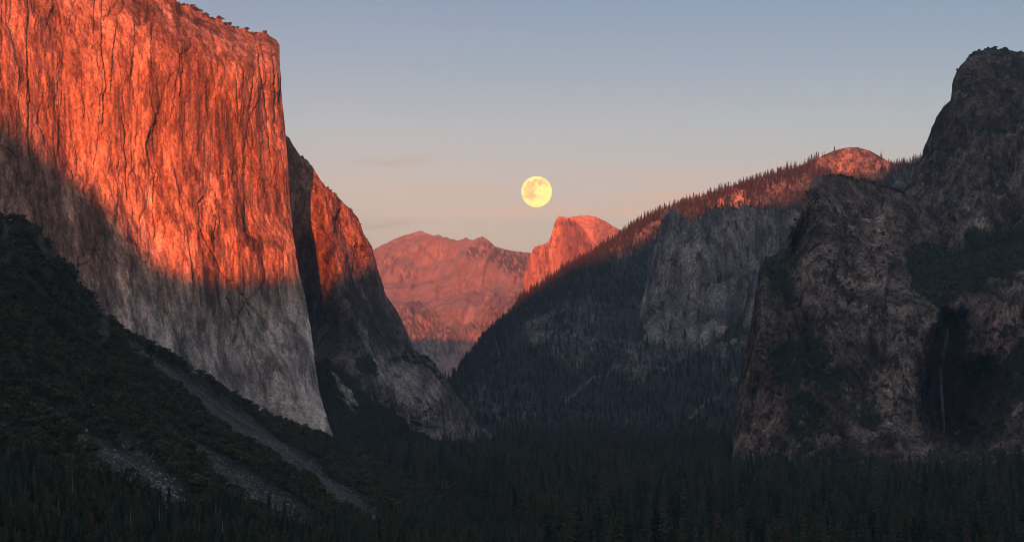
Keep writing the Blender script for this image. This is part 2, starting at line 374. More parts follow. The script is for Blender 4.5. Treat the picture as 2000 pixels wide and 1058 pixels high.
def cap_disp(q, px, py, m):
    d = cliff(q, px, py, 1.05, big=18, block=3.4, tilt=.15, crack=1.7, fine=1.0, flute=.5, seed=0, asp=4.6, wav=3.0)
    up = sstep(py, 700, 300)
    d = d * (.55 + .45 * up)
    for pts, dep in cap_grooves: d = d - .6 * dep * linemask(px, py, [(a_, b_, c_ * .8) for a_, b_, c_ in pts], 4, 3)
    d = d + 2.5 * (sstep(linemask(px, py, [(420, 296, 5), (470, 335, 5), (520, 350, 5), (562, 376, 5)], 4, 4), 0, 1))
    rim = sstep(py - cap_top(px), 70, 5); d = d * (1 - .55 * rim) + rim * rough(q, 7, 30, 5, 5)
    e = sstep(nose(py) - px, 0, 14); return d * (.35 + .65 * e)
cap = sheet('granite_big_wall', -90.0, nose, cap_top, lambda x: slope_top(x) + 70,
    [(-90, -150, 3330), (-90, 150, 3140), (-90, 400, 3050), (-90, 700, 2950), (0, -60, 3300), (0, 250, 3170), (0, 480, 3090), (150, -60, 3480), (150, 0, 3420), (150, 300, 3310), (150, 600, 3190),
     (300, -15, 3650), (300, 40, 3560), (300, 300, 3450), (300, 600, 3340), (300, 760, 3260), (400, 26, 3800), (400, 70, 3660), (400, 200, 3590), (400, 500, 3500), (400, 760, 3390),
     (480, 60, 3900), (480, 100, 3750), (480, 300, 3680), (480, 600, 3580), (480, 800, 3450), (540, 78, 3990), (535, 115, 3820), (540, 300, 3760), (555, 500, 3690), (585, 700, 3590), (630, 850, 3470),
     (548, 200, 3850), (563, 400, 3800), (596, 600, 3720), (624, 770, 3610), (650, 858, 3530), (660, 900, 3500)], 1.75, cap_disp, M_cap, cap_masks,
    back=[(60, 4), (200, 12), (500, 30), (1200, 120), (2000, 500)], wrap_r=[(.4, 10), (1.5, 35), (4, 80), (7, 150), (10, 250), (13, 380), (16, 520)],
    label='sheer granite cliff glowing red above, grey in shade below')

# buttress behind its right edge, running down to the valley
but_top = line([(520, 240), (560, 268), (572, 286), (585, 306), (600, 313), (615, 336), (625, 353), (645, 371), (665, 386), (690, 411), (700, 426), (710, 456), (725, 481), (735, 520), (745, 546),
                (755, 576), (775, 606), (795, 650), (808, 682), (815, 686), (840, 701), (865, 731), (890, 771), (915, 801), (935, 826), (960, 847), (972, 868), (1000, 885)])
def but_masks(px, py, B):
    q = B.reshape(-1, 3); n1 = fbm(q, (60, 60, 200), 4, seed=91).reshape(px.shape); n3 = fbm(q, 22, 4, seed=93).reshape(px.shape)
    veg = polymask(px, py, [(600, 700), (640, 695), (665, 720), (690, 735), (720, 775), (760, 795), (800, 815), (850, 858), (900, 890), (900, 920), (600, 920)], 5, 16, 2)
    veg = np.maximum(veg, polymask(px, py, [(692, 700), (720, 690), (742, 712), (738, 735), (705, 735), (690, 720)], 3, 6, 4))
    veg = np.maximum(veg, polymask(px, py, [(775, 690), (815, 684), (845, 703), (865, 735), (855, 745), (830, 715), (800, 710)], 4, 10, 7) * sstep(n3, -.35, .0))
    veg *= 1 - linemask(px, py, [(655, 735, 4), (680, 775, 9), (700, 790, 5)], 8, 3) * .9
    veg *= 1 - linemask(px, py, [(770, 800, 3), (810, 830, 8), (860, 857, 5)], 6, 5)
    veg *= 1 - linemask(px, py, [(650, 770, 2), (700, 805, 5)], 8, 6) * sstep(n3, -.2, .3)
    scree = linemask(px, py, [(770, 800, 3), (810, 830, 8), (860, 857, 5)], 6, 5) + linemask(px, py, [(820, 815, 3), (860, 845, 6), (905, 864, 4)], 6, 9) + linemask(px, py, [(655, 735, 4), (680, 775, 9), (700, 790, 5)], 8, 3)
    pale = np.clip(polymask(px, py, [(718, 650), (740, 690), (790, 710), (830, 760), (880, 830), (850, 850), (800, 810), (760, 770), (735, 720)], 14, 20, 3) * (.75 + .4 * n1), 0, 1)
    pale = np.maximum(pale, np.clip(scree, 0, 1) * .45)
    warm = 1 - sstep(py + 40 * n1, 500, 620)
    dark = np.maximum(polymask(px, py, [(560, 560), (640, 560), (730, 530), (800, 680), (740, 690), (715, 640), (690, 690), (640, 650), (610, 560)], 12, 18, 8) * .85, polymask(px, py, [(560, 270), (582, 300), (606, 560), (590, 640), (570, 500)], 5, 8, 9) * .75)  # the narrow polygon paints in the great wall's cast shadow
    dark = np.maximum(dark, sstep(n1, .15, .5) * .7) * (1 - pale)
    return dict(veg=np.clip(veg, 0, 1), pale=pale, warm=warm * .9, dark=dark)
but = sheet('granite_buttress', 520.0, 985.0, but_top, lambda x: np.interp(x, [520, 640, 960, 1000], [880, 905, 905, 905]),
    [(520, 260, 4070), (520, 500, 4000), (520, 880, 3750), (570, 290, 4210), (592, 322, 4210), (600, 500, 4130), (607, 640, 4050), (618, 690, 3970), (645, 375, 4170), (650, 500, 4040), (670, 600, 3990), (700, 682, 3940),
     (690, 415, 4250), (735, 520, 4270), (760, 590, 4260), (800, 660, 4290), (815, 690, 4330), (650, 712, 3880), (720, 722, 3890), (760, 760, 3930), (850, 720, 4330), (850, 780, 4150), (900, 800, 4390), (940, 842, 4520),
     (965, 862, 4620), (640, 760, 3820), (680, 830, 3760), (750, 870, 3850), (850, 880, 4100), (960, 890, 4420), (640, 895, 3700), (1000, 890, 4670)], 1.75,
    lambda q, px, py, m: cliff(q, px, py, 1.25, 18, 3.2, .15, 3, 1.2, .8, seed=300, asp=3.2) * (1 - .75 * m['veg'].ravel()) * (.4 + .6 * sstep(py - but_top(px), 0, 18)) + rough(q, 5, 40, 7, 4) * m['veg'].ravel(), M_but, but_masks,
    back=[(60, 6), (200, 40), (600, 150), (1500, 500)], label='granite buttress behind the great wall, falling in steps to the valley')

# far grey-pink mountain and dome
far_top = line([(690, 505), (725, 490), (745, 480), (775, 465), (800, 455), (822, 450), (840, 458), (870, 466), (895, 472), (904, 470), (911, 464), (918, 469), (926, 468), (935, 463), (942, 463), (955, 471), (965, 483),
                (985, 489), (1010, 491), (1035, 492), (1060, 500), (1090, 520)])
def far_masks(px, py, B):
    q = B.reshape(-1, 3); n1 = fbm(P2(px, py), (20, 20, 1), 4, seed=101).reshape(px.shape); n2 = fbm(P2(px, py), (6, 6, 1), 3, seed=103).reshape(px.shape)
    veg = polymask(px, py, [(895, 488), (930, 488), (962, 484), (1045, 490), (1040, 545), (1000, 525), (960, 505), (915, 505)], 6, 10, 2) * sstep(n2, -.35, .1)
    veg = np.maximum(veg, polymask(px, py, [(1000, 570), (1050, 540), (1060, 600), (1000, 620), (900, 680), (860, 690), (840, 650), (920, 640)], 10, 22, 4) * sstep(n2, -.3, .3) * .85)
    veg = np.maximum(veg, polymask(px, py, [(780, 620), (840, 600), (880, 640), (860, 720), (800, 680)], 10, 22, 5) * sstep(n2, -.3, .2) * .8)
    veg = np.maximum(veg, sstep(n2 + n1 * .6, .5, .65) * .2)
    veg *= 1 - polymask(px, py, [(918, 512), (945, 498), (985, 520), (970, 530), (930, 520)], 4, 6, 8)
    pale = polymask(px, py, [(908, 610), (922, 590), (930, 605), (915, 640), (905, 640)], 4, 6, 1) * .8 + polymask(px, py, [(790, 580), (815, 572), (820, 580), (800, 592)], 3, 5, 1) * .7
    return dict(veg=veg * .9, pale=np.clip(pale, 0, 1), warm=zero(px) + .4, dark=sstep(n1, .15, .5) * .15)
def far_disp(q, px, py, m):
    # slabs tilted down to the left
    p = P2(px, py); r = p.copy(); r[:, 0] = p[:, 0] * .75 + p[:, 1] * .66; r[:, 1] = -p[:, 0] * .66 + p[:, 1] * .75
    d = 55 * plates(r, (34, 110, 1), 1.4, 110, .7) + 12 * fbm(r, (7, 60, 1), 2, seed=112) - 25 * cracks(r, (40, 160, 1), 115, .03)
    d += 110 * fbm(q, (1500, 1500, 1100), 3, .4, seed=120) + 10 * plates(p, (40, 12, 1), 1.4, 130, .8) + 4 * fbm(p, (3, 3, 1), 2, seed=133)
    return d * (.2 + .8 * sstep(py - far_top(px), 0, 12))
far = sheet('far_granite_mountain', 690.0, 1090.0, far_top, lambda x: np.interp(x, [690, 860, 900, 1090], [700, 750, 750, 640]),
    [(690, 510, 15800), (725, 490, 16300), (822, 452, 17500), (911, 466, 16500), (940, 464, 15900), (985, 490, 15600), (1035, 493, 14800), (1090, 522, 14500), (690, 600, 13500), (760, 560, 14800), (820, 540, 15200), (900, 540, 14400),
     (980, 540, 13900), (1040, 540, 13700), (780, 640, 12700), (870, 720, 10600), (930, 640, 11700), (1000, 610, 12300), (870, 748, 10400), (1090, 620, 12500), (700, 700, 11000), (945, 500, 14900), (960, 545, 13700), (905, 620, 12000)], 1.3,
    far_disp, M_far, far_masks, back=[(300, 30), (900, 200), (2500, 900)], label='far pink granite mountain with bare slabs closing the valley')

dome_top = line([(1000, 580), (1024, 544), (1028, 522), (1033, 505), (1040, 487), (1046, 481), (1052, 480), (1062, 477), (1068, 474), (1073, 468), (1078, 455), (1082, 440), (1086, 428), (1091, 422), (1100, 423), (1110, 425),
                 (1125, 422), (1145, 420), (1165, 424), (1185, 433), (1200, 443), (1215, 451), (1260, 480)])
dome_edge = np.array([(1088, 424), (1112, 426), (1128, 434), (1142, 448), (1152, 465), (1160, 485), (1166, 510), (1168, 560), (1150, 620)], float)
def dome_side(px, py):   # signed distance to the brow line: beyond it is the round back
    poly = np.array([(1150, 660)] + [(900, 660), (900, 424)] + list(map(tuple, dome_edge)), float); inside = np.zeros(px.shape, bool); dist = np.full(px.shape, 1e9)
    for (x0, y0), (x1, y1) in zip(poly, np.roll(poly, -1, 0)):
        if y0 != y1: inside ^= ((y0 > py) != (y1 > py)) & (px < (x1 - x0) * (py - y0) / (y1 - y0) + x0)
    for (x0, y0), (x1, y1) in zip(dome_edge[:-1], dome_edge[1:]):
        t = np.clip(((px - x0) * (x1 - x0) + (py - y0) * (y1 - y0)) / ((x1 - x0) ** 2 + (y1 - y0) ** 2), 0, 1); dist = np.minimum(dist, np.hypot(px - x0 - t * (x1 - x0), py - y0 - t * (y1 - y0)))
    return np.where(inside, -dist, dist)
def dome_extra(px, py, Y):
    s = dome_side(px, py)
    face = 12780 + np.clip(1160 - px, 0, 200) * 3.2 - np.clip(py - 430, 0, 300) * .8 - 60 * sstep(-s, 0, 14)
    back_ = 12780 + np.clip(1160 - px, 0, 200) * 3.2 - np.clip(py - 430, 0, 300) * .8 + np.clip(s, 0, 200) * 5.0 + np.clip(px - 1150, 0, 100) ** 2 * .05
    return np.where(s < 0, face, back_)
def dome_masks(px, py, B):
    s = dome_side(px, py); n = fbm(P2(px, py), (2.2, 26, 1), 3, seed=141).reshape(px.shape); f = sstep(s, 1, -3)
    dark = f * polymask(px, py, [(1090, 428), (1116, 429), (1150, 468), (1162, 520), (1140, 540), (1122, 520), (1108, 490)], 6, 6, 3) * .9  # shade of the turned-away face painted into its colour
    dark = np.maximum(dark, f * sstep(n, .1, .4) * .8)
    dark = np.maximum(dark, f * .6 * sstep(px, 1085, 1100)); pale = f * polymask(px, py, [(1132, 480), (1137, 480), (1138, 510), (1128, 512)], 2, 2, 1) * .8 + f * linemask(px, py, [(1086, 445, 3), (1078, 490, 4), (1070, 530, 4)], 2, 3) * .6 + (1 - f) * .2  # more face shade, bright left pillars and lit back put into the colour
    return dict(veg=zero(px), pale=pale, warm=zero(px) + .5, dark=dark)
def dome_disp(q, px, py, m):
    s = dome_side(px, py); f = sstep(s, 2, -4); p = P2(px, py)
    d = f * (45 * plates(p, (7, 60, 1), 5, 150, .75) + 22 * fbm(p, (3, 26, 1), 3, seed=152) - 40 * cracks(p, (12, 140, 1), 155, .05))
    d += (1 - f) * (14 * fbm(p, (14, 5, 1), 4, seed=158)) + 20 * fbm(p, (5, 5, 1), 3, seed=160) * sstep(px, 1088, 1060)
    return d * (.2 + .8 * sstep(py - dome_top(px), 0, 8))
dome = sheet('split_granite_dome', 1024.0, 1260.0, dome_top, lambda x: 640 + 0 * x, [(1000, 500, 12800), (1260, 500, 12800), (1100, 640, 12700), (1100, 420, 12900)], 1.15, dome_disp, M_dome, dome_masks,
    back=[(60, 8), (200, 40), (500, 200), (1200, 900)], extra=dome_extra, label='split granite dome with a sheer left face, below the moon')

# wooded ridge on the right
ridge_top = line([(820, 790), (860, 752), (880, 735), (900, 714), (920, 690), (950, 652), (975, 627), (1000, 610), (1015, 584), (1035, 574), (1060, 554), (1080, 540), (1110, 519), (1140, 503), (1175, 479), (1210, 459),
                  (1250, 429), (1300, 408), (1350, 390), (1400, 374), (1450, 357), (1500, 343), (1550, 328), (1585, 316), (1610, 303), (1630, 294), (1650, 289), (1675, 288), (1700, 295), (1725, 309), (1745, 322), (1775, 319), (1800, 312), (1880, 300)])
def ridge_masks(px, py, B):
    q = B.reshape(-1, 3); n1 = fbm(P2(px, py), (40, 40, 1), 4, seed=171).reshape(px.shape); n2 = fbm(P2(px, py), (9, 9, 1), 4, .6, seed=173).reshape(px.shape); n3 = fbm(P2(px, py), (6, 30, 1), 3, seed=175).reshape(px.shape)
    rock = polymask(px, py, [(1040, 600), (1130, 580), (1225, 600), (1260, 560), (1290, 480), (1480, 480), (1480, 660), (1420, 720), (1330, 700), (1290, 735), (1230, 740), (1180, 715), (1120, 730), (1060, 690), (1020, 650)], 12, 22, 3) * sstep(n2 * .7 + n3 * .5, -.30, .12)
    rock = np.maximum(rock, polymask(px, py, [(900, 760), (940, 745), (1040, 770), (1060, 800), (1000, 830), (930, 830)], 12, 20, 5) * sstep(n2, -.1, .3) * .8)
    rock = np.maximum(rock, .85 * sstep(n2 + .4 * n3, .42, .6))
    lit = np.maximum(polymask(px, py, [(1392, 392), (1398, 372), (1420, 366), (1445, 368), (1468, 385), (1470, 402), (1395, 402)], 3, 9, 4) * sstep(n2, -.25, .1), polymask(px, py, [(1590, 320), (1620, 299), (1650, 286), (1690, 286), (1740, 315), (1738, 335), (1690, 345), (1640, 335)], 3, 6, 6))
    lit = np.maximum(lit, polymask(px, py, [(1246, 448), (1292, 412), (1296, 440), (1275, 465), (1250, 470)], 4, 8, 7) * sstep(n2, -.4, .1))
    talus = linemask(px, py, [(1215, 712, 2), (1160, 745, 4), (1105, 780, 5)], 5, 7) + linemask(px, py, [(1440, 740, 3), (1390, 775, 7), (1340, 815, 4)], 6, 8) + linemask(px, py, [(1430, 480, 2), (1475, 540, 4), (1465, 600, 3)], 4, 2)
    crest = sstep(py - ridge_top(px), 85, 40) * sstep(px, 1150, 1230) * sstep(n2 + .5 * n1, -.45, .15) * .75  # open rocky ground, its colour lightened only along the sunlit crest
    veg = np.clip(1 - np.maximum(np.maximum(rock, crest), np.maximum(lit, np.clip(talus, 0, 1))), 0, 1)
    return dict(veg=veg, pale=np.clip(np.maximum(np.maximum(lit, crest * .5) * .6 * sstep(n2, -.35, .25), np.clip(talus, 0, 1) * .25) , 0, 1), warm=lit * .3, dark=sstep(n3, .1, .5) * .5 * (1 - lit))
def ridge_disp(q, px, py, m):
    v = m['veg'].ravel(); d = cliff(q, px, py, 2.0, 24, 4, .2, 3, 1.3, .6, seed=500, asp=2, size=1.5) * (1 - .7 * v) + rough(q, 26, 260, 9, 6, .55)
    dm = polymask(px, py, [(1580, 320), (1620, 285), (1650, 270), (1690, 270), (1750, 315), (1745, 345), (1600, 345)], 10)
    d = d * (1 - .45 * dm); return d * (.15 + .85 * sstep(py - ridge_top(px), 0, 30))
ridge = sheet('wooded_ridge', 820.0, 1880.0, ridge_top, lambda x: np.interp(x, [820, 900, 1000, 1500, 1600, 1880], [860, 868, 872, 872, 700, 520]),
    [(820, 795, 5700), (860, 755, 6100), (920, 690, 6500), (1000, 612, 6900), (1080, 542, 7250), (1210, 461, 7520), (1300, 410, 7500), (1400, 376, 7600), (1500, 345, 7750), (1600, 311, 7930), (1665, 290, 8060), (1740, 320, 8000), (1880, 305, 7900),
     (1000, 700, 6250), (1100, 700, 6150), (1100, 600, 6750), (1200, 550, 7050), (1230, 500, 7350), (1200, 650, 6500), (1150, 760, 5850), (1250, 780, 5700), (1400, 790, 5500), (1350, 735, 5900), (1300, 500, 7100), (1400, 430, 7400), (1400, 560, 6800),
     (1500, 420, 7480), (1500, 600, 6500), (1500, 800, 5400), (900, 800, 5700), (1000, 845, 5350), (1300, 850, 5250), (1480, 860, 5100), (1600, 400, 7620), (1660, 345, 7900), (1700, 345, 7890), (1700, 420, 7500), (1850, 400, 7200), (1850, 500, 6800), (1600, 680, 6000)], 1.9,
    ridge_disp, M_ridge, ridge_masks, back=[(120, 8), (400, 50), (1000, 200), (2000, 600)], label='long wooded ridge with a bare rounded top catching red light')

# grey pinnacle cliff standing out of the ridge
spi_top = line([(1255, 600), (1264, 560), (1276, 515), (1286, 465), (1293, 430), (1298, 408), (1303, 402), (1309, 414), (1316, 409), (1324, 408), (1333, 420), (1345, 428), (1352, 438), (1362, 428), (1374, 418), (1390, 410), (1400, 404), (1412, 409),
                (1425, 399), (1440, 407), (1455, 398), (1470, 405), (1490, 412), (1505, 403), (1528, 415), (1550, 407), (1570, 419), (1600, 425)])
spi = sheet('grey_pinnacle_cliff', 1255.0, 1600.0, spi_top, lambda x: np.interp(x, [1255, 1300, 1400, 1480, 1600], [690, 745, 735, 690, 640]),
    [(1255, 600, 6700), (1298, 410, 6750), (1320, 412, 6620), (1300, 500, 6560), (1330, 500, 6480), (1380, 450, 6560), (1350, 440, 6620), (1450, 405, 6750), (1440, 500, 6600), (1470, 560, 6500), (1400, 600, 6330), (1320, 650, 6280), (1300, 730, 6080), (1400, 720, 6080),
     (1260, 680, 6350), (1500, 420, 6800), (1530, 500, 6750), (1490, 640, 6350), (1600, 430, 6850), (1600, 600, 6600)], 1.75,
    lambda q, px, py, m: (cliff(q, px, py, 1.9, 26, 4, .2, 4, 1.2, .9, seed=600, asp=4, size=1.5) - 40 * linemask(px, py, [(1425, 480, 4), (1475, 545, 5), (1455, 610, 5), (1440, 640, 4)], 4, 2)) * (.25 + .75 * sstep(py - spi_top(px), 0, 16)), M_spire,
    lambda px, py, B: (lambda n: dict(veg=np.clip(sstep(n, .28, .5) + polymask(px, py, [(1380, 660), (1440, 640), (1500, 640), (1500, 760), (1380, 760), (1300, 760), (1320, 715)], 8, 14, 4), 0, 1) * .9, pale=linemask(px, py, [(1420, 470, 2), (1474, 543, 3), (1466, 575, 3)], 4, 2) * .5 + sstep(n, -.3, -.6) * .4,
                                      warm=zero(px), dark=polymask(px, py, [(1292, 400), (1306, 400), (1312, 470), (1280, 560), (1270, 540)], 5, 5, 2) * .7))(fbm(P2(px, py), (14, 22, 1), 4, .6, seed=181).reshape(px.shape)),
    back=[(50, 10), (150, 60), (400, 300)], wrap_l=[(.5, 20), (2, 60), (5, 150), (9, 300)], label='grey vertical pinnacle cliff below the wooded ridge')

# dark crags on the right
high_top = line([(1740, 400), (1765, 372), (1790, 331), (1805, 291), (1815, 261), (1830, 226), (1842, 208), (1856, 195), (1859, 178), (1862, 160), (1868, 142), (1875, 130), (1890, 113), (1905, 104), (1915, 99), (1925, 97), (1940, 94), (1965, 98), (2000, 103), (2080, 115)])
def high_masks(px, py, B):
    q = B.reshape(-1, 3); n = fbm(q, 30, 4, .6, seed=201).reshape(px.shape); n2 = fbm(q, (50, 50, 200), 4, seed=203).reshape(px.shape)
    veg = np.maximum(sstep(n + .5 * n2, .22, .42) * .85, sstep(py - high_top(px), 26, 4) * sstep(n, -.3, .2) * .8)
    veg = np.maximum(veg, polymask(px, py, [(1880, 455), (2080, 420), (2080, 560), (1880, 560)], 10, 20, 3))
    return dict(veg=veg, pale=sstep(n2, .3, .55) * sstep(py, 260, 380) * .6, warm=zero(px), dark=sstep(py, 330, 200) * .55)
high = sheet('high_dark_crag', 1740.0, 2080.0, high_top, lambda x: np.interp(x, [1740, 1880, 2080], [480, 520, 560]),
    [(1740, 400, 4150), (1790, 335, 4150), (1830, 228, 4150), (1862, 165, 4200), (1875, 132, 4250), (1940, 96, 4350), (2080, 118, 4400), (1800, 420, 3980), (1860, 300, 3990), (1900, 200, 4080), (1880, 450, 3780), (1950, 250, 3980), (1950, 400, 3820), (2060, 250, 4020), (2060, 450, 3800), (1900, 530, 3680)], 1.75,
    lambda q, px, py, m: (cliff(q, px, py, 1.2, 22, 6, .30, 5, 1.2, .7, seed=700, asp=2.6) * .9 + rough(q, 6, 40, 12, 5)) * (.3 + .7 * sstep(py - high_top(px), 0, 14)), M_cath, high_masks,
    back=[(40, 6), (150, 40), (400, 160), (900, 600)], wrap_l=[(1, 30), (3, 90), (8, 220)], label='high dark crag rising out of frame at the right edge')

crag_l = line([(300, 1600), (343, 1597), (355, 1586), (390, 1571), (430, 1556), (460, 1541), (485, 1528), (496, 1518), (503, 1498), (508, 1490), (520, 1486), (560, 1480), (610, 1471), (670, 1460), (740, 1446), (820, 1437), (900, 1430), (960, 1424)])
crag_top = line([(1420, 960), (1430, 880), (1446, 740), (1460, 668), (1471, 606), (1480, 556), (1486, 516), (1492, 505), (1500, 501), (1519, 494), (1528, 482), (1541, 458), (1556, 428), (1571, 388), (1586, 354), (1597, 344), (1620, 340), (1650, 346), (1680, 353), (1720, 361), (1750, 369), (1765, 377),
                 (1790, 394), (1820, 425), (1850, 450), (1880, 465), (1920, 470), (1960, 478), (2000, 470), (2080, 460)])
ALC = [(1834, 615), (1850, 606), (1884, 612), (1882, 660), (1880, 715), (1898, 705), (1925, 705), (1940, 730), (1930, 790), (1905, 850), (1860, 862), (1828, 850), (1805, 830), (1800, 760), (1815, 690)]
def crag_masks(px, py, B):
    q = B.reshape(-1, 3); n = fbm(q, 16, 4, .6, seed=221).reshape(px.shape); n2 = fbm(q, (45, 45, 220), 4, seed=223).reshape(px.shape); n4 = fbm(q, 60, 4, seed=226).reshape(px.shape)
    veg = sstep(n + .4 * n4, .20, .42) * .8 * sstep(py, 330, 420)
    for poly, w in [([(1765, 480), (1830, 470), (1900, 465), (2080, 440), (2080, 520), (1990, 530), (1920, 560), (1880, 600), (1850, 605), (1820, 600), (1780, 560)], 18), ([(1500, 690), (1540, 650), (1580, 640), (1620, 700), (1640, 770), (1600, 770), (1560, 740), (1500, 740)], 24),
                    ([(1540, 770), (1590, 770), (1620, 810), (1590, 850), (1600, 890), (1560, 890), (1540, 830)], 16), ([(1660, 800), (1730, 805), (1745, 835), (1690, 850)], 12), ([(1480, 505), (1530, 500), (1545, 560), (1500, 570)], 14),
                    ([(1960, 680), (2000, 640), (2080, 600), (2080, 700), (1980, 790), (1935, 860), (1920, 850)], 14), ([(1430, 900), (1480, 900), (1600, 890), (1750, 900), (1760, 960), (1420, 960)], 14)]:
        veg = np.maximum(veg, polymask(px, py, poly, 6, w, 5) * sstep(n, -.6, -.2))
    pale = polymask(px, py, [(1690, 610), (1760, 590), (1830, 615), (1815, 680), (1800, 760), (1790, 830), (1740, 800), (1700, 740), (1690, 660)], 16, 14, 3) * sstep(n2, -.35, .25) * .75
    pale = np.maximum(pale, polymask(px, py, [(1886, 630), (1930, 590), (1990, 560), (1990, 650), (1950, 690), (1900, 700), (1888, 690)], 12, 12, 4) * .45 * sstep(n2, -.3, .3))
    pale = np.maximum(pale, sstep(n2, .35, .6) * .5)
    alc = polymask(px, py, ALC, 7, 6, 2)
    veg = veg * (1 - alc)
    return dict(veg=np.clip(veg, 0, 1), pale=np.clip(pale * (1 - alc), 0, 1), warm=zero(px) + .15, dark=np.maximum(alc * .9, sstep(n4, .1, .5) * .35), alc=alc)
def crag_disp(q, px, py, m):
    v = m['veg'].ravel(); top = sstep(py, 560, 470)
    d = cliff(q, px, py, .95, 22, 6, .30, 5, 1.2, .7, seed=800, asp=2.6, size=1.1) * (1 - .55 * np.clip(v + top * .6, 0, 1)) + rough(q, 9, 45, 14, 5) * np.clip(v + top, 0, 1)
    return d * (.3 + .7 * sstep(np.minimum(py - crag_top(px), (px - crag_l(py)) * 1.0), 0, 14))
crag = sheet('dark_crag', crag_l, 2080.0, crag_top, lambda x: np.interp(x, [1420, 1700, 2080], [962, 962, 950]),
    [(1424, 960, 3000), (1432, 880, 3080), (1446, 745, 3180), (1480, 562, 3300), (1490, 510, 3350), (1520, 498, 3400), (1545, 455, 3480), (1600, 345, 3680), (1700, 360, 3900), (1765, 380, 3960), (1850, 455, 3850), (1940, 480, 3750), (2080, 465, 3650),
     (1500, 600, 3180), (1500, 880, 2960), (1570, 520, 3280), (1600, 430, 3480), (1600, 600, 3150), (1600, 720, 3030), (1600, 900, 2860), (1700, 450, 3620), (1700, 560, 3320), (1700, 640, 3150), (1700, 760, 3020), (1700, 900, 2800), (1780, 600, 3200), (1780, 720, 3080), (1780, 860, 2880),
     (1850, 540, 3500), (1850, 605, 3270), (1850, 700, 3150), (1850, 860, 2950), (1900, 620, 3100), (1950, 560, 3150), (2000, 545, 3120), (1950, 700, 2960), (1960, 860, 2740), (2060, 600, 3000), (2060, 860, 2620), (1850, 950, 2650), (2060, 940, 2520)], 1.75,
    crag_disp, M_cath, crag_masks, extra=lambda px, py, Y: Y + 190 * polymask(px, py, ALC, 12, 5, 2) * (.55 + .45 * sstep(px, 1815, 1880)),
    back=[(40, 6), (150, 30), (400, 160), (900, 600)], wrap_l=[(.5, 15), (2, 50), (5, 130), (10, 300)], label='dark crag with a hanging bowl of scrub, left of the waterfall')


# talus slope in the left foreground
SCREE = [[(250, 668, 4), (300, 705, 8), (350, 742, 11), (400, 776, 13), (450, 812, 15), (510, 856, 15), (560, 893, 12), (610, 930, 8), (665, 972, 5), (690, 990, 3)], [(430, 800, 4), (490, 835, 10), (540, 870, 9), (600, 905, 6), (650, 940, 4)],
         [(285, 795, 3), (325, 822, 5), (370, 855, 8), (420, 902, 10), (470, 942, 14), (520, 978, 17), (570, 1010, 16), (620, 1040, 10)], [(88, 778, 4), (125, 812, 9), (165, 850, 11), (205, 880, 13), (255, 910, 20), (305, 940, 25), (340, 965, 17), (365, 990, 7)],
         [(5, 695, 4), (35, 722, 7), (60, 748, 4)], [(150, 760, 4), (185, 790, 7), (225, 815, 4)], [(600, 900, 5), (650, 950, 10), (700, 995, 14), (745, 1030, 12), (780, 1060, 6)], [(215, 840, 3), (260, 870, 6), (290, 890, 5)]]
def slope_masks(px, py, B):
    sc = zero(px)
    for i, st in enumerate(SCREE): sc = np.maximum(sc, linemask(px, py, [(a_, b_, c_ * 1.4 + 1.5) for a_, b_, c_ in st], 8, 30 + i))
    n = fbm(P2(px, py), (25, 25, 1), 4, seed=241).reshape(px.shape)
    rock = polymask(px, py, [(60, 445), (85, 448), (92, 480), (110, 500), (95, 512), (70, 500)], 5, 8, 4) + polymask(px, py, [(0, 425), (22, 432), (30, 475), (0, 470)], 4, 6, 4) + polymask(px, py, [(185, 625), (205, 620), (210, 660), (190, 660)], 4, 6, 5)
    rock = np.clip(rock + polymask(px, py, [(195, 610), (216, 632), (206, 672), (188, 660)], 4, 6, 5), 0, 1)
    fine = fbm(B.reshape(-1, 3), 7, 3, .7, seed=245).reshape(px.shape)
    return dict(tone=np.clip(1 + sc * 1.1 * fine, .3, 2.2), scree=sc, veg=np.clip(1 - sc - rock, 0, 1), pale=np.clip(sc * .35 + rock * .5, 0, 1), warm=zero(px), dark=zero(px), rock=rock)
slope = sheet('talus_slope', -90.0, 1100.0, slope_top, lambda x: 1130 + 0 * x,
    [(-90, 400, 2150), (0, 420, 2200), (80, 450, 2260), (215, 628, 2400), (400, 742, 2650), (500, 802, 2850), (650, 862, 3350), (800, 935, 2950), (950, 1015, 2050), (1100, 1090, 1600), (-90, 1130, 900), (-90, 800, 1500), (0, 700, 1700), (0, 1058, 1020), (150, 700, 1960), (150, 900, 1420),
     (300, 800, 1980), (300, 1058, 1180), (300, 930, 1490), (450, 900, 1850), (500, 1058, 1350), (600, 950, 2050), (650, 1058, 1520), (750, 1000, 1900), (850, 1058, 1600), (1100, 1130, 1400), (600, 880, 2600)], 2.6,
    lambda q, px, py, m: rough(q, 9, 90, 15, 6, .55) * (1 - .5 * m['scree'].ravel()) - 5 * m['scree'].ravel() + cliff(q, px, py, .65, 0, 4, .25, 3, 1, .5, seed=900, asp=2) * m['rock'].ravel(), M_slope, slope_masks,
    back=[(40, 10), (150, 50), (400, 170), (700, 300)], label='dark scrub-covered slope with pale rubble chutes')

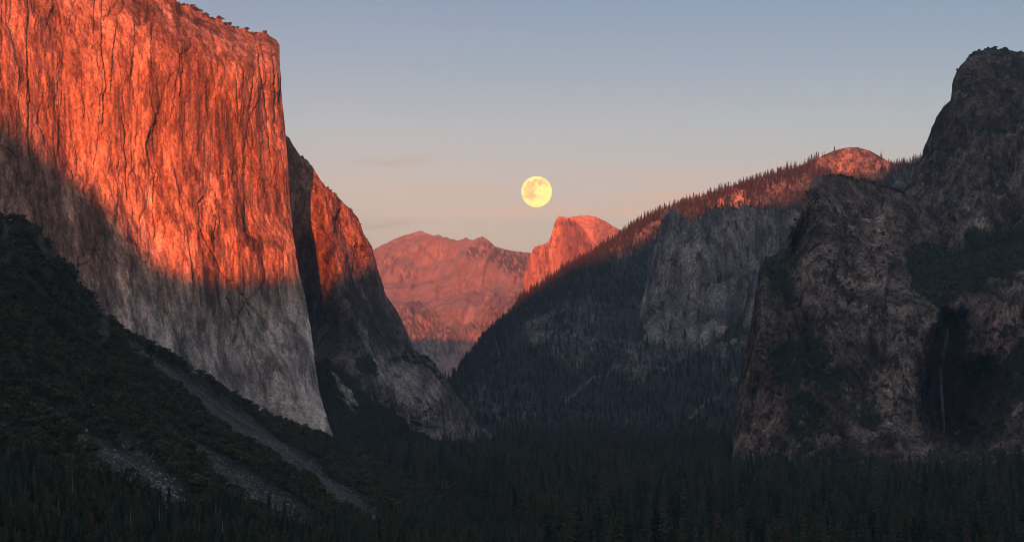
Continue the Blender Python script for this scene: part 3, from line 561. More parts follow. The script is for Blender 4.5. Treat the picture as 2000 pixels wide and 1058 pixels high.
# valley floor and the land around it
def floor_z(x, y):
    q = np.stack([np.ravel(x), np.ravel(y), np.zeros(np.size(x))], 1); z = 5 * fbm(q, 420, 3, seed=250).reshape(np.shape(x))
    z = z + 62 * sstep(x - (.12 * y + 90), 120, 700) * sstep(y, 1500, 2300) * sstep(y, 4200, 3000)
    return z - 2
gx, gy = np.meshgrid(np.linspace(-2600, 2600, 260), np.linspace(700, 6600, 295))
me = mesh_np('valley_floor', np.stack([gx, gy, floor_z(gx, gy)], -1).reshape(-1, 3), grid_faces(295, 260), M_soil, True)
valley = obj('valley_floor', me, kind='structure', label='dark forested valley floor')
me = mesh_np('ground', [(-23900, -11900, -60), (23900, -11900, -60), (23900, 21400, -60), (-23900, 21400, -60)], [(0, 1, 2, 3)], M_soil)
ground = obj('ground', me, kind='structure')

# hillside under the viewpoint
hx, hy = np.meshgrid(np.linspace(-900, 900, 120), np.linspace(-1400, 760, 150))
hz = 148.3 - np.clip(hy - 2, 0, None) * .30 + np.clip(-hy - 6, 0, None) * .30 - np.clip(hy - 120, 0, None) * .02
hz = hz + fbm(np.stack([hx.ravel(), hy.ravel(), 0 * hx.ravel()], 1), 130, 5, seed=260).reshape(hx.shape) * 9 * sstep(np.hypot(hx, hy), 15, 160)
me = mesh_np('viewpoint_hillside', np.stack([hx, hy, np.maximum(hz, -70)], -1).reshape(-1, 3), grid_faces(150, 120), M_slope, True, attrs=dict(veg=np.ones(hx.size), tone=np.ones(hx.size)))
hill = obj('viewpoint_hillside', me, kind='structure')

# unseen range behind the camera, its skyline shaped to cast the wanted shadow edges
RD = 5000.0
prof = []
for px, py, Y in [(0, 226, 3170), (75, 284, 3240), (150, 345, 3300), (225, 408, 3370), (300, 490, 3440), (340, 530, 3480), (400, 548, 3530), (480, 546, 3600), (580, 540, 3750), (740, 550, 4530),
                                    (1020, 575, 6950), (1120, 515, 7250), (1250, 474, 7350), (1400, 418, 7430), (1450, 412, 7500), (1550, 395, 7580), (1700, 355, 7880), (1760, 322, 7980)]:
    p = W(px, py, Y); prof.append((p[0] - math.tan(math.radians(SUN_AZ)) * (p[1] + RD), p[2] + math.tan(math.radians(SUN_EL)) / math.cos(math.radians(SUN_AZ)) * (p[1] + RD)))
prof = sorted(prof); prof = [(prof[0][0] - 3500, prof[0][1] + 500), (prof[0][0] - 500, prof[0][1] + 480)] + prof + [(prof[-1][0] + 600, prof[-1][1] + 300), (prof[-1][0] + 4500, prof[-1][1] + 100)]
rl = line(prof)
rx = np.concatenate([np.linspace(-6500, -2600, 40), np.linspace(-2590, 1400, 330), np.linspace(1410, 6000, 50)])
rr = np.linspace(-1, 1, 61); gx2, gr = np.meshgrid(rx, rr)
hgt = rl(gx2) * np.clip(1 - np.abs(gr) ** 1.15, 0, 1); y2 = -RD + gr * 2600
q2 = np.stack([gx2.ravel(), y2.ravel(), hgt.ravel()], 1)
nz = (fbm(q2, 500, 6, .55, seed=270).reshape(gx2.shape)) * 90 * sstep(np.abs(gr), .02, .3)
me = mesh_np('western_shadow_range', np.stack([gx2, y2, hgt + nz - 50 * np.abs(gr)], -1).reshape(-1, 3), grid_faces(61, len(rx)), M_ridge, True, attrs=dict(veg=np.ones(gx2.size) * .8, tone=np.ones(gx2.size)))
west = obj('western_shadow_range', me, kind='structure')


# ------------------------------------------------------------------ trees
def leaf_mat(name, cols):
    m, n, l, b = new_mat(name)
    oi = n.new('ShaderNodeObjectInfo'); r = n.new('ShaderNodeValToRGB'); l.new(oi.outputs['Random'], r.inputs[0])
    e = r.color_ramp.elements
    while len(e) < len(cols): e.new(.5)
    for i, (x, (p, c)) in enumerate(zip(e, cols)): x.position = p; x.color = tuple(c) + (1,)
    g = n.new('ShaderNodeNewGeometry'); t = n.new('ShaderNodeTexNoise'); l.new(g.outputs['Position'], t.inputs['Vector']); t.inputs['Scale'].default_value = .45; t.inputs['Detail'].default_value = 3
    mr = n.new('ShaderNodeMapRange'); l.new(t.outputs[0], mr.inputs[0]); mr.inputs[1].default_value = .3; mr.inputs[2].default_value = .7; mr.inputs[3].default_value = .6; mr.inputs[4].default_value = 1.45
    x = n.new('ShaderNodeMixRGB'); x.blend_type = 'MULTIPLY'; x.inputs[0].default_value = 1; l.new(r.outputs[0], x.inputs[1]); l.new(mr.outputs[0], x.inputs[2])
    l.new(x.outputs[0], b.inputs['Base Color']); b.inputs['Roughness'].default_value = .85; b.inputs['Specular IOR Level'].default_value = .12
    return m
M_needle = leaf_mat('conifer_needles', [(0, (.022, .042, .030)), (.3, (.045, .068, .042)), (.65, (.082, .095, .052)), (.88, (.105, .105, .058)), (.95, (.12, .085, .048)), (1, (.12, .085, .05))])
M_pine = leaf_mat('ridge_pine_needles', [(0, (.028, .032, .022)), (.5, (.050, .046, .030)), (1, (.085, .065, .040))])
M_oak = leaf_mat('oak_leaves', [(0, (.030, .038, .017)), (.3, (.055, .060, .026)), (.7, (.085, .082, .036)), (1, (.12, .10, .046))])
M_autumn = leaf_mat('autumn_leaves', [(0, (.16, .055, .022)), (.5, (.20, .085, .022)), (1, (.24, .13, .025))])
M_gold = leaf_mat('golden_leaves', [(0, (.34, .19, .03)), (1, (.30, .15, .025))])
def plain(name, c, v=.3, sc=.6):
    m, n, l, b = new_mat(name); g = n.new('ShaderNodeNewGeometry'); t = n.new('ShaderNodeTexNoise'); l.new(g.outputs['Position'], t.inputs['Vector']); t.inputs['Scale'].default_value = sc; t.inputs['Detail'].default_value = 5
    r = n.new('ShaderNodeValToRGB'); l.new(t.outputs[0], r.inputs[0]); r.color_ramp.elements[0].position = .3; r.color_ramp.elements[1].position = .7
    r.color_ramp.elements[0].color = tuple(x * (1 - v) for x in c) + (1,); r.color_ramp.elements[1].color = tuple(x * (1 + v) for x in c) + (1,)
    l.new(r.outputs[0], b.inputs['Base Color']); b.inputs['Roughness'].default_value = .9; b.inputs['Specular IOR Level'].default_value = .15; return m
M_bark = plain('bark', (.085, .062, .048)); M_dead = plain('bleached_wood', (.30, .23, .19)); M_stone = plain('rubble_stone', (.30, .28, .28), .6, .25)

def tube(rings):
    """closed tapered tube through (x, y, z, r)"""
    n = 6; v = []; f = []
    for (x, y, z, r) in rings:
        for k in range(n): a = 2 * math.pi * k / n; v.append((x + r * math.cos(a), y + r * math.sin(a), z))
    for i in range(len(rings) - 1):
        for k in range(n): f.append((i * n + k, i * n + (k + 1) % n, (i + 1) * n + (k + 1) % n, (i + 1) * n + k))
    return v, f
def join(parts):
    V = []; Fc = []
    for v, f in parts: o = len(V); V += list(v); Fc += [tuple(i + o for i in q) for q in f]
    return V, Fc

def conifer_crown(rg, h, r, base, whorls, per, ex=.8):
    v = []; f = []
    def quad(a, b, c, d): o = len(v); v.extend([a, b, c, d]); f.append((o, o + 1, o + 2, o + 3))
    for i in range(whorls):
        t = (i + rg.uniform(-.3, .3)) / whorls; t = min(max(t, 0), .985); z = h * (base + (1 - base) * t)
        R = r * ((1 - t) ** ex) * rg.uniform(.7, 1.12) * min(1, .55 + t * 4) + .25
        a0 = rg.uniform(0, 6.28); m = max(3, int(per * (1 - .45 * t)))
        for k in range(m):
            if rg.uniform() < .10: continue
            a = a0 + 2 * math.pi * k / m + rg.uniform(-.35, .35); L = R * rg.uniform(.65, 1.15); dr = rg.uniform(.10, .45) * L; hw = .22 * L + .25
            ca, sa = math.cos(a), math.sin(a); tx, ty = -sa * hw, ca * hw; zz = z + rg.uniform(-.4, .4)
            m0 = (.45 * L * ca, .45 * L * sa, zz - .15 * dr); tip = (L * ca, L * sa, zz - dr)
            quad((0, 0, zz + .2), (m0[0] + tx, m0[1] + ty, m0[2] - .3), tip, (m0[0] - tx, m0[1] - ty, m0[2] - .3))
            hg = .24 * L + .5
            quad((.08 * L * ca, .08 * L * sa, zz + .5), (tip[0], tip[1], tip[2] + .35), (m0[0] * 1.25, m0[1] * 1.25, m0[2] - hg), (.1 * L * ca, .1 * L * sa, zz - hg * .8))
    quad((-.28, 0, h * .93), (0, .1, h * 1.01), (.28, 0, h * .93), (0, -.2, h * .86))
    return v, f
def conifer_trunk(rg, h):
    dx, dy = rg.uniform(-.4, .4), rg.uniform(-.4, .4)
    parts = [tube([(0, 0, -1.5, .62), (0, 0, h * .05, .48), (dx * .5, dy * .5, h * .5, .30), (dx * .4, dy * .4, h * .97, .05)])]
    for k in range(5):
        z = h * rg.uniform(.12, .5); a = rg.uniform(0, 6.28); L = rg.uniform(1, 2.4); ca, sa = math.cos(a), math.sin(a)
        parts.append(([(0, 0, z), (0, 0, z + .22), (L * ca, L * sa, z - .2), (L * ca, L * sa, z - .3)], [(0, 1, 2, 3)]))
    return join(parts)
def oak_crown(rg, r, hz, n, lobes=6, size=1.0):
    v = []; f = []; C = [(rg.uniform(-.5, .5) * r, rg.uniform(-.5, .5) * r, hz * rg.uniform(.32, .78), r * rg.uniform(.42, .66)) for _ in range(lobes)]
    for i in range(n):
        cx, cy, cz, cr = C[i % lobes]; d = rg.normal(size=3); d /= np.linalg.norm(d); d[2] = abs(d[2]) * .9 - .22
        p = np.array([cx, cy, cz]) + d * cr * rg.uniform(.72, 1.05) * np.array([1, 1, .8]); s = size * rg.uniform(.45, .95)
        nn = d + rg.normal(size=3) * .55; nn /= np.linalg.norm(nn); u = np.cross(nn, (0.3, .2, 1)); u /= np.linalg.norm(u); w = np.cross(nn, u)
        o = len(v); v.extend([tuple(p + u * s), tuple(p + w * s * .7), tuple(p - u * s * .9), tuple(p - w * s * .8)]); f.append((o, o + 1, o + 2, o + 3))
    return v, f
def oak_trunk(rg, r, hz):
    parts = [tube([(0, 0, -1.2, .42), (0, 0, hz * .25, .30), (.1, 0, hz * .45, .24)])]
    for k in range(4):
        a = rg.uniform(0, 6.28); L = r * rg.uniform(.35, .6); parts.append(tube([(.05, 0, hz * .38, .2), (L * .5 * math.cos(a), L * .5 * math.sin(a), hz * .58, .13), (L * math.cos(a), L * math.sin(a), hz * .8, .04)]))
    return join(parts)
def pymesh(name, vf, mat): 
    me = bpy.data.meshes.new(name); me.from_pydata([tuple(map(float, p)) for p in vf[0]], [], vf[1]); me.materials.append(mat); return me

def kind(nm, mats, n, fn):   # n shapes of one kind of tree: (crown mesh, trunk mesh)
    out = []
    for i in range(n): rg = np.random.RandomState(900 + 31 * i + len(nm)); c, t = fn(rg, i); out.append((pymesh(nm + '_crown', c, mats[0]), pymesh(nm + '_trunk', t, mats[1])))
    return out
K_con = kind('conifer', (M_needle, M_bark), 6, lambda rg, i: (conifer_crown(rg, 30, [5.0, 4.2, 5.8, 3.6, 6.4, 4.6][i], [.14, .22, .18, .3, .12, .25][i], 19, 8, [.7, .6, .85, .5, .75, .6][i]), conifer_trunk(rg, 30)))
K_pine = kind('ridge_pine', (M_pine, M_bark), 4, lambda rg, i: (conifer_crown(rg, 28, [4.2, 5.2, 3.8, 5.6][i], [.10, .16, .12, .2][i], 14, 9, .5), conifer_trunk(rg, 28)))
K_oak = kind('oak', (M_oak, M_bark), 5, lambda rg, i: (oak_crown(rg, 4.6, 7.0, 230, 7), oak_trunk(rg, 4.6, 7.0)))
K_scrub = kind('scrub', (M_oak, M_bark), 3, lambda rg, i: (oak_crown(rg, 3.6, 4.6, 70, 4, 1.25), oak_trunk(rg, 3.6, 4.6)))
K_aut = kind('autumn_oak', (M_autumn, M_bark), 2, lambda rg, i: (oak_crown(rg, 4.2, 8.0, 180, 6), oak_trunk(rg, 4.2, 8.0)))
K_gold = kind('golden_bush', (M_gold, M_bark), 1, lambda rg, i: (oak_crown(rg, 4.2, 6.5, 170, 5), oak_trunk(rg, 4.2, 6.5)))

def tree(name, mesh, loc, sc, rz, **props):
    e = bpy.data.objects.new(name, None); COL.objects.link(e); e.location = loc; e.scale = (sc, sc, sc); e.rotation_euler = (0, 0, rz); e.empty_display_size = 2
    for k, v in props.items(): e[k] = v
    for nm, me in (('crown', mesh[0]), ('trunk', mesh[1])): o = bpy.data.objects.new(nm, me); COL.objects.link(o); o.parent = e
    return e

def scatter(sh, mask, dens, seed, zmax=None):
    """points on a mountain side, dens per square metre of ground plan plus half of the steep face"""
    rg = np.random.RandomState(seed); P = sh.P; a = P[1:, :-1] - P[:-1, :-1]; b = P[:-1, 1:] - P[:-1, :-1]; n = np.cross(a, b); area = np.abs(n[..., 2]) + .25 * np.linalg.norm(n, axis=-1)
    w = (area * mask[:-1, :-1]).ravel(); N = rg.poisson(w.sum() * dens); idx = rg.choice(len(w), N, p=w / w.sum()); r, c = np.unravel_index(idx, area.shape)
    u, v = rg.uniform(size=(2, N, 1)); return P[r, c] * (1 - u) * (1 - v) + P[r + 1, c] * u * (1 - v) + P[r, c + 1] * (1 - u) * v + P[r + 1, c + 1] * u * v

def proj(p): return CX + p[:, 0] / p[:, 1] * F, HY - (p[:, 2] - CAMZ) / p[:, 1] * F

def stand(name, pts, sc, rot, var, kinds, srcs, **props):
    """a wood that reads as one mass: copies of the trees of one kind on points"""
    me = bpy.data.meshes.new(name); me.vertices.add(len(pts)); me.vertices.foreach_set('co', pts.astype(np.float32).ravel())
    for k, a, t in (('sc', sc, 'FLOAT'), ('rot', rot, 'FLOAT'), ('var', var, 'INT')): at = me.attributes.new(k, t, 'POINT'); at.data.foreach_set('value', np.asarray(a))
    o = obj(name, me, **props); o['kind'] = 'stuff'
    ng = bpy.data.node_groups.new(name, 'GeometryNodeTree'); ng.interface.new_socket('Geometry', in_out='INPUT', socket_type='NodeSocketGeometry'); ng.interface.new_socket('Geometry', in_out='OUTPUT', socket_type='NodeSocketGeometry')
    n, l = ng.nodes, ng.links; gi = n.new('NodeGroupInput'); go = n.new('NodeGroupOutput'); jn = n.new('GeometryNodeJoinGeometry')
    def named(nm, t): x = n.new('GeometryNodeInputNamedAttribute'); x.data_type = t; x.inputs['Name'].default_value = nm; return x.outputs['Attribute']
    asc, arot, avar = named('sc', 'FLOAT'), named('rot', 'FLOAT'), named('var', 'INT')
    cx = n.new('ShaderNodeCombineXYZ'); l.new(arot, cx.inputs['Z']); er = n.new('FunctionNodeEulerToRotation'); l.new(cx.outputs[0], er.inputs[0])
    for i, (oc, ot) in enumerate(srcs):
        j2 = n.new('GeometryNodeJoinGeometry')
        for so in (oc, ot): oi = n.new('GeometryNodeObjectInfo'); oi.inputs['Object'].default_value = so; oi.transform_space = 'ORIGINAL'; l.new(oi.outputs['Geometry'], j2.inputs[0])
        cp = n.new('FunctionNodeCompare'); cp.data_type = 'INT'; cp.operation = 'EQUAL'; l.new(avar, cp.inputs[2]); cp.inputs[3].default_value = i
        ip = n.new('GeometryNodeInstanceOnPoints'); l.new(gi.outputs[0], ip.inputs['Points']); l.new(cp.outputs[0], ip.inputs['Selection']); l.new(j2.outputs[0], ip.inputs['Instance'])
        l.new(er.outputs[0], ip.inputs['Rotation']); l.new(asc, ip.inputs['Scale']); l.new(ip.outputs[0], jn.inputs[0])
    l.new(jn.outputs[0], go.inputs[0])
    md = o.modifiers.new('stand', 'NODES'); md.node_group = ng
    return o

def individuals(name, pts, sc, kinds, rg, label, cat, group):
    out = []; src = {}
    for i, p in enumerate(pts):
        v = i % len(kinds) if i < len(kinds) else rg.randint(len(kinds)); e = tree(name, kinds[v], tuple(p), float(sc[i]), float(rg.uniform(0, 6.28)), label=label, category=cat, group=group)
        out.append(e); src.setdefault(v, e)
    return [tuple(sorted(src[v].children, key=lambda o: o.name)) for v in range(len(kinds))]

def in_view(p, top=0):
    x, y = proj(p); return (p[:, 1] > 200) & (x > -25) & (x < 2025) & (y > -40) & (y - top < 1075)

# forest on the valley floor
rg = np.random.RandomState(77)
N = 150000
fy = 1150 * (6400 / 1150) ** (rg.uniform(size=N) ** .62); fx = (rg.uniform(-60, 2060, N) - CX) / F * fy
fz = floor_z(fx, fy); fp = np.stack([fx, fy, fz], 1)
dens = np.clip(fbm(fp, 160, 3, seed=281) + .9, .15, 1.2); keep = rg.uniform(size=N) < dens * np.clip(fy / 4200, .12, 1) ** .6 * .8
fpx, fpy = proj(fp)
fp = fp[keep]; fpx = fpx[keep]; fpy = fpy[keep]
# drop trees that would stand inside the foreground slope or the crag
def sheet_depth(sh, px, py):
    """distance of a mountain side along the line of sight, by lookup"""
    H = np.full((560, 1060), np.inf); ix = np.clip(((sh.px + 60) / 2).astype(int), 0, 1059); iy = np.clip((sh.py / 2).astype(int), 0, 559); ok = (sh.px > -60) & (sh.px < 2058) & (sh.py >= 0) & (sh.py < 1118)
    np.minimum.at(H, (iy[ok], ix[ok]), sh.P[..., 1][ok])
    H2 = H.copy()
    for dy in (-1, 0, 1):
        for dx in (-1, 0, 1): H2 = np.minimum(H2, np.roll(np.roll(H, dy, 0), dx, 1))
    return H2[np.clip((py / 2).astype(int), 0, 559), np.clip(((px + 60) / 2).astype(int), 0, 1059)]
hidden = np.zeros(len(fp), bool)
for sh in (slope, crag, but): hidden |= fp[:, 1] > sheet_depth(sh, fpx, fpy) + 5
fp = fp[~hidden & in_view(fp, 75)]
fs = (.5 + 1.25 * rg.uniform(size=len(fp)) ** 2.2) * (1 + .3 * fbm(fp, 110, 2, seed=283)) * (1 + .12 * rg.normal(size=len(fp)).clip(-1.5, 2))
# conifers at the foot of the slope, bottom left
cm_ = polymask(slope.px, slope.py, [(-90, 900), (60, 890), (150, 940), (230, 960), (330, 995), (430, 990), (560, 1030), (700, 1010), (900, 1000), (1100, 1050), (1100, 1140), (-90, 1140)], 12, 25, 3) * slope.m['veg']
cp_ = scatter(slope, cm_, .012, 301); cp_ = cp_[in_view(cp_, 75)]; cs_ = rg.uniform(.5, 1.0, len(cp_)) * (.75 + .25 * sstep(cp_[:, 0], -200, 100))
ap = np.concatenate([fp, cp_]); asz = np.concatenate([fs, cs_])
vis = asz / ap[:, 1]; px_, py_ = proj(ap); okv = (px_ > 5) & (px_ < 1995) & (py_ - 30 * asz / ap[:, 1] * F * .75 < 1050)
order = np.argsort(-np.where(okv, vis, 0)); big = order[:300]; rest = np.setdiff1d(np.arange(len(ap)), big)
src_con = individuals('conifer_tree', ap[big], asz[big], K_con, rg, 'dark conifer standing in the wooded foreground along the bottom of the view', 'tree', 'conifers along the bottom of the view')
bl = rest[(np.random.RandomState(5).uniform(size=len(rest)) < .14) & (ap[rest, 1] > 1500)]; rest = np.setdiff1d(rest, bl)
stand('valley_forest', ap[rest], asz[rest], rg.uniform(0, 6.28, len(rest)), rg.randint(0, len(K_con), len(rest)), K_con, src_con, label='dense dark conifer forest filling the valley floor')

# oaks and scrub on the talus slope
om = slope.m['veg'] * (slope.m['scree'] < .03) * (1 - .75 * sstep(cm_, .3, .9))
nn_ = fbm(P2(slope.px, slope.py), (40, 28, 1), 4, seed=291).reshape(slope.px.shape)
op = scatter(slope, np.clip(om * (.75 + .7 * nn_), 0.02, 1) * (om > .25), .015, 311); op = op[in_view(op, 20)]; osz = .6 + 1.25 * rg.uniform(size=len(op)) ** 1.6
op = np.concatenate([op, slope.P[0][(slope.px[0] > 90) & (slope.px[0] < 900)][::3] + np.array([0, 0, -1.0])]); osz = np.concatenate([osz, rg.uniform(.5, 1.1, len(op) - len(osz))])
order = np.argsort(-np.where((proj(op)[0] > 5) & (proj(op)[1] < 1050), osz / op[:, 1], 0)); big = order[:300]; rest = order[300:]
src_oak = individuals('live_oak_tree', op[big], osz[big], K_oak, rg, 'round-crowned dark oak on the lower part of the rubble slope at left', 'tree', 'oaks low on the rubble slope')
stand('slope_oak_scrub', op[rest], osz[rest], rg.uniform(0, 6.28, len(rest)), rg.randint(0, len(K_oak), len(rest)), K_oak, src_oak, label='dark oak scrub covering the slope between the rubble chutes')
stand('valley_broadleaf_wood', ap[bl], asz[bl] * 1.9, rg.uniform(0, 6.28, len(bl)), rg.randint(0, len(K_oak), len(bl)), K_oak, src_oak, label='round-crowned broadleaf trees scattered through the valley forest')

# ridge forest, crag scrub, wall-foot woods
rm = ridge.m['veg']; lit_band = sstep(ridge.py - ridge_top(ridge.px), 75, 30)
rp = scatter(ridge, np.maximum(rm, .5 * lit_band * (ridge.m['warm'] < .1)) * (.4 + .6 * lit_band), .0042, 321); rp = rp[in_view(rp, 20)]
sky_ = ridge.P[1][(ridge.px[1] > 900) & (ridge.px[1] < 1800)]; sky_ = sky_[rg.uniform(size=len(sky_)) < .95]; spx = proj(sky_)[0]; sky_ = sky_[(spx < 1600) | (spx > 1735)]
hp = ridge.P[2:14].reshape(-1, 3); hpx = proj(hp)[0]; hp = hp[(rg.uniform(size=len(hp)) < .22) & ((hpx < 1590) | (hpx > 1742)) & (hpx > 900) & (hpx < 1800)]
rp = np.concatenate([rp, hp])
sp_ = scatter(spi, np.clip(spi.m['veg'], 0, 1), .003, 325); rp = np.concatenate([rp, sp_])
rsz = (.4 + .95 * rg.uniform(size=len(rp)) ** 1.3); ssz = (.5 + .8 * rg.uniform(size=len(sky_)) ** 1.6) * (1 + .35 * fbm(sky_, 120, 2, seed=295))
nb = min(290, len(sky_)); pick = rg.permutation(len(sky_))
src_pine = individuals('ridge_pine_tree', sky_[pick[:nb]] - np.array([0, 0, 1.0]), ssz[pick[:nb]], K_pine, rg, 'small pine on the skyline of the wooded ridge', 'tree', 'pines along the ridge skyline')
rp = np.concatenate([rp, sky_[pick[nb:]]]); rsz = np.concatenate([rsz, ssz[pick[nb:]]])
stand('ridge_forest', rp, rsz, rg.uniform(0, 6.28, len(rp)), rg.randint(0, len(K_pine), len(rp)), K_pine, src_pine, label='pine forest covering the long ridge on the right')

def rim(name, sh, top, x0, x1, n, kinds, lo, hi, label, group, seed, row=1):
    g2 = np.random.RandomState(seed); c = np.where((sh.px[row] > x0) & (sh.px[row] < x1))[0]; c = g2.choice(c, min(n, len(c)), replace=False)
    return individuals(name, sh.P[row][c] - np.array([0, 0, .8]), g2.uniform(lo, hi, len(c)), kinds, g2, label, 'tree', group)
src_s1 = rim('rim_tree', cap, cap_top, 350, 530, 26, K_scrub, 1.0, 2.3, 'small reddish tree on the sloping rim of the great lit wall', 'trees along the rim of the great wall', 5)
rim('rim_tree', but, but_top, 590, 720, 12, K_scrub, .6, 1.6, 'tiny tree on the sloping edge of the lit buttress right of the great wall', 'trees on the buttress edge', 6)
rim('crag_tree', high, high_top, 1865, 1995, 22, K_scrub, .9, 1.9, 'dark bushy tree on top of the high crag at the right edge', 'trees on top of the high crag', 7)
rim('crag_tree', crag, crag_top, 1545, 1765, 40, K_scrub, .8, 2.2, 'dark bushy tree on the crest of the middle crag below the bare summit', 'trees on the crest of the middle crag', 8)
rim('cliff_top_pine', spi, spi_top, 1350, 1570, 34, K_pine, .4, 1.0, 'small dark pine on the shaded top edge of the grey pinnacle cliff', 'pines on the top edge of the grey cliff', 9)
wp = [scatter(but, but.m['veg'], .012, 331), scatter(crag, np.clip(crag.m['veg'] - .3, 0, 1), .010, 333), scatter(high, np.clip(high.m['veg'] - .3, 0, 1), .006, 335)]
wp = np.concatenate(wp); wp = wp[in_view(wp, 20)]; wsz = rg.uniform(.5, 1.3, len(wp))
stand('cliff_scrub', wp, wsz, rg.uniform(0, 6.28, len(wp)), rg.randint(0, len(K_scrub), len(wp)), K_scrub, src_s1, label='dark scrub on ledges and gullies of the crags')

# ------------------------------------------------------------------ rubble, snags, autumn trees, waterfall
def stone_mesh(i):
    g2 = np.random.RandomState(500 + i); t = (1 + 5 ** .5) / 2
    v = np.array([(-1, t, 0), (1, t, 0), (-1, -t, 0), (1, -t, 0), (0, -1, t), (0, 1, t), (0, -1, -t), (0, 1, -t), (t, 0, -1), (t, 0, 1), (-t, 0, -1), (-t, 0, 1)]) / 1.9
    v = v * g2.uniform(.65, 1.25, (12, 1)) * np.array([1.2, .9, .7]) + g2.normal(size=(12, 3)) * .06
    f = [(0, 11, 5), (0, 5, 1), (0, 1, 7), (0, 7, 10), (0, 10, 11), (1, 5, 9), (5, 11, 4), (11, 10, 2), (10, 7, 6), (7, 1, 8), (3, 9, 4), (3, 4, 2), (3, 2, 6), (3, 6, 8), (3, 8, 9), (4, 9, 5), (2, 4, 11), (6, 2, 10), (8, 6, 7), (9, 8, 1)]
    return pymesh('boulder', (v.tolist(), f), M_stone)
stones = [stone_mesh(i) for i in range(5)]
rg = np.random.RandomState(88)
bp_ = scatter(slope, slope.m['scree'], .085, 341); bp_ = bp_[in_view(bp_, 0)]; bsz = .45 + 1.4 * rg.uniform(size=len(bp_)) ** 4
order = np.argsort(-bsz / bp_[:, 1]); nbig = 140; bsrc = {}
for r_, i in enumerate(order[:nbig]):
    k = r_ % 5; o = obj('boulder', stones[k], label='pale boulder lying in a rubble chute on the left slope', category='boulder', group='boulders in the rubble chutes')
    o.location = (bp_[i] + np.array([0, 0, .2 * bsz[i]])).tolist(); o.scale = [bsz[i] * .9] * 3; o.rotation_euler = rg.uniform(0, 6.28, 3).tolist(); bsrc.setdefault(k, o)
rest = order[nbig:]
stand('rubble', bp_[rest], bsz[rest], rg.uniform(0, 6.28, len(rest)), rg.randint(0, 5, len(rest)), stones, [(bsrc[k], bsrc[k]) for k in range(5)], label='grey rubble filling the chutes on the left slope')

def snag(px, py, hpx, label, lean=0.0, rad=.35, branches=10, seed=0, sh=slope):
    """bare dead trunk: trunk part and each stub branch"""
    g2 = np.random.RandomState(seed + 600); Y = float(sheet_depth(sh, np.array([px]), np.array([py]))[0])
    if not np.isfinite(Y): Y = 150 * F / (py - HY)
    b0 = W(px, py, Y - 12); h = hpx / F * Y
    e = bpy.data.objects.new('dead_tree', None); COL.objects.link(e); e.location = b0.tolist(); e['label'] = label; e['category'] = 'dead tree'; e['group'] = 'bare dead trunks'
    tr = obj('trunk', pymesh('trunk', tube([(0, 0, -2, rad * 1.15), (lean * h * .3, 0, h * .35, rad * .85), (lean * h * .7, .1, h * .75, rad * .5), (lean * h, 0, h, rad * .18)]), M_dead), e)
    for k in range(branches):
        t = g2.uniform(.3, .95); a = g2.uniform(0, 6.28); L = (1.1 - t) * g2.uniform(1.5, 5.0); ca, sa = math.cos(a), math.sin(a); z = h * t
        obj('branch', pymesh('branch', tube([(lean * z, 0, z, .10), (lean * z + L * .5 * ca, L * .5 * sa, z - .1 * L, .07), (lean * z + L * ca, L * sa, z - .05 * L, .02)]), M_dead), e)
for i, (px, py, hp_, ln, rd, br, lb) in enumerate([
    (421, 1028, 50, .02, .42, 3, 'tall pale dead trunk with a bare top, left of the bottom-edge snag'), (434, 1075, 60, .01, .42, 2, 'pale dead trunk cut off by the bottom edge, near the lower chute'),
    (254, 1036, 55, .05, .38, 12, 'leaning dead trunk with stub branches below the wide rubble patch'), (218, 1040, 48, .02, .28, 16, 'feathery grey dead tree left of the leaning stubbed trunk'), (112, 1025, 60, .06, .25, 16, 'grey dead tree with drooping twigs in the bottom left corner wood'),
    (312, 1045, 62, -.01, .25, 8, 'thin dead trunk just right of the leaning stubbed trunk'), (341, 1050, 60, .02, .22, 5, 'slim dead trunk halfway between the two groups of snags'), (390, 1055, 50, 0, .2, 5, 'slim dead trunk close left of the tall pale one'),
    (142, 985, 70, .0, .25, 8, 'thin dead trunk rising beside the small orange-leaved tree'), (75, 960, 55, .03, .22, 10, 'grey dead tree high in the lower left wood'), (62, 745, 28, .1, .3, 3, 'short pale dead stick beside the small upper left chute'),
    (168, 745, 40, .0, .25, 12, 'grey dead tree in the scrub above the middle of the slope'), (325, 905, 24, .55, .25, 2, 'fallen leaning dead stem in the scrub beside the second chute'), (688, 1058, 30, .03, .22, 4, 'small dead trunk at the bottom edge right of all chutes')]):
    snag(px, py, hp_, lb, ln, rd, br, i)
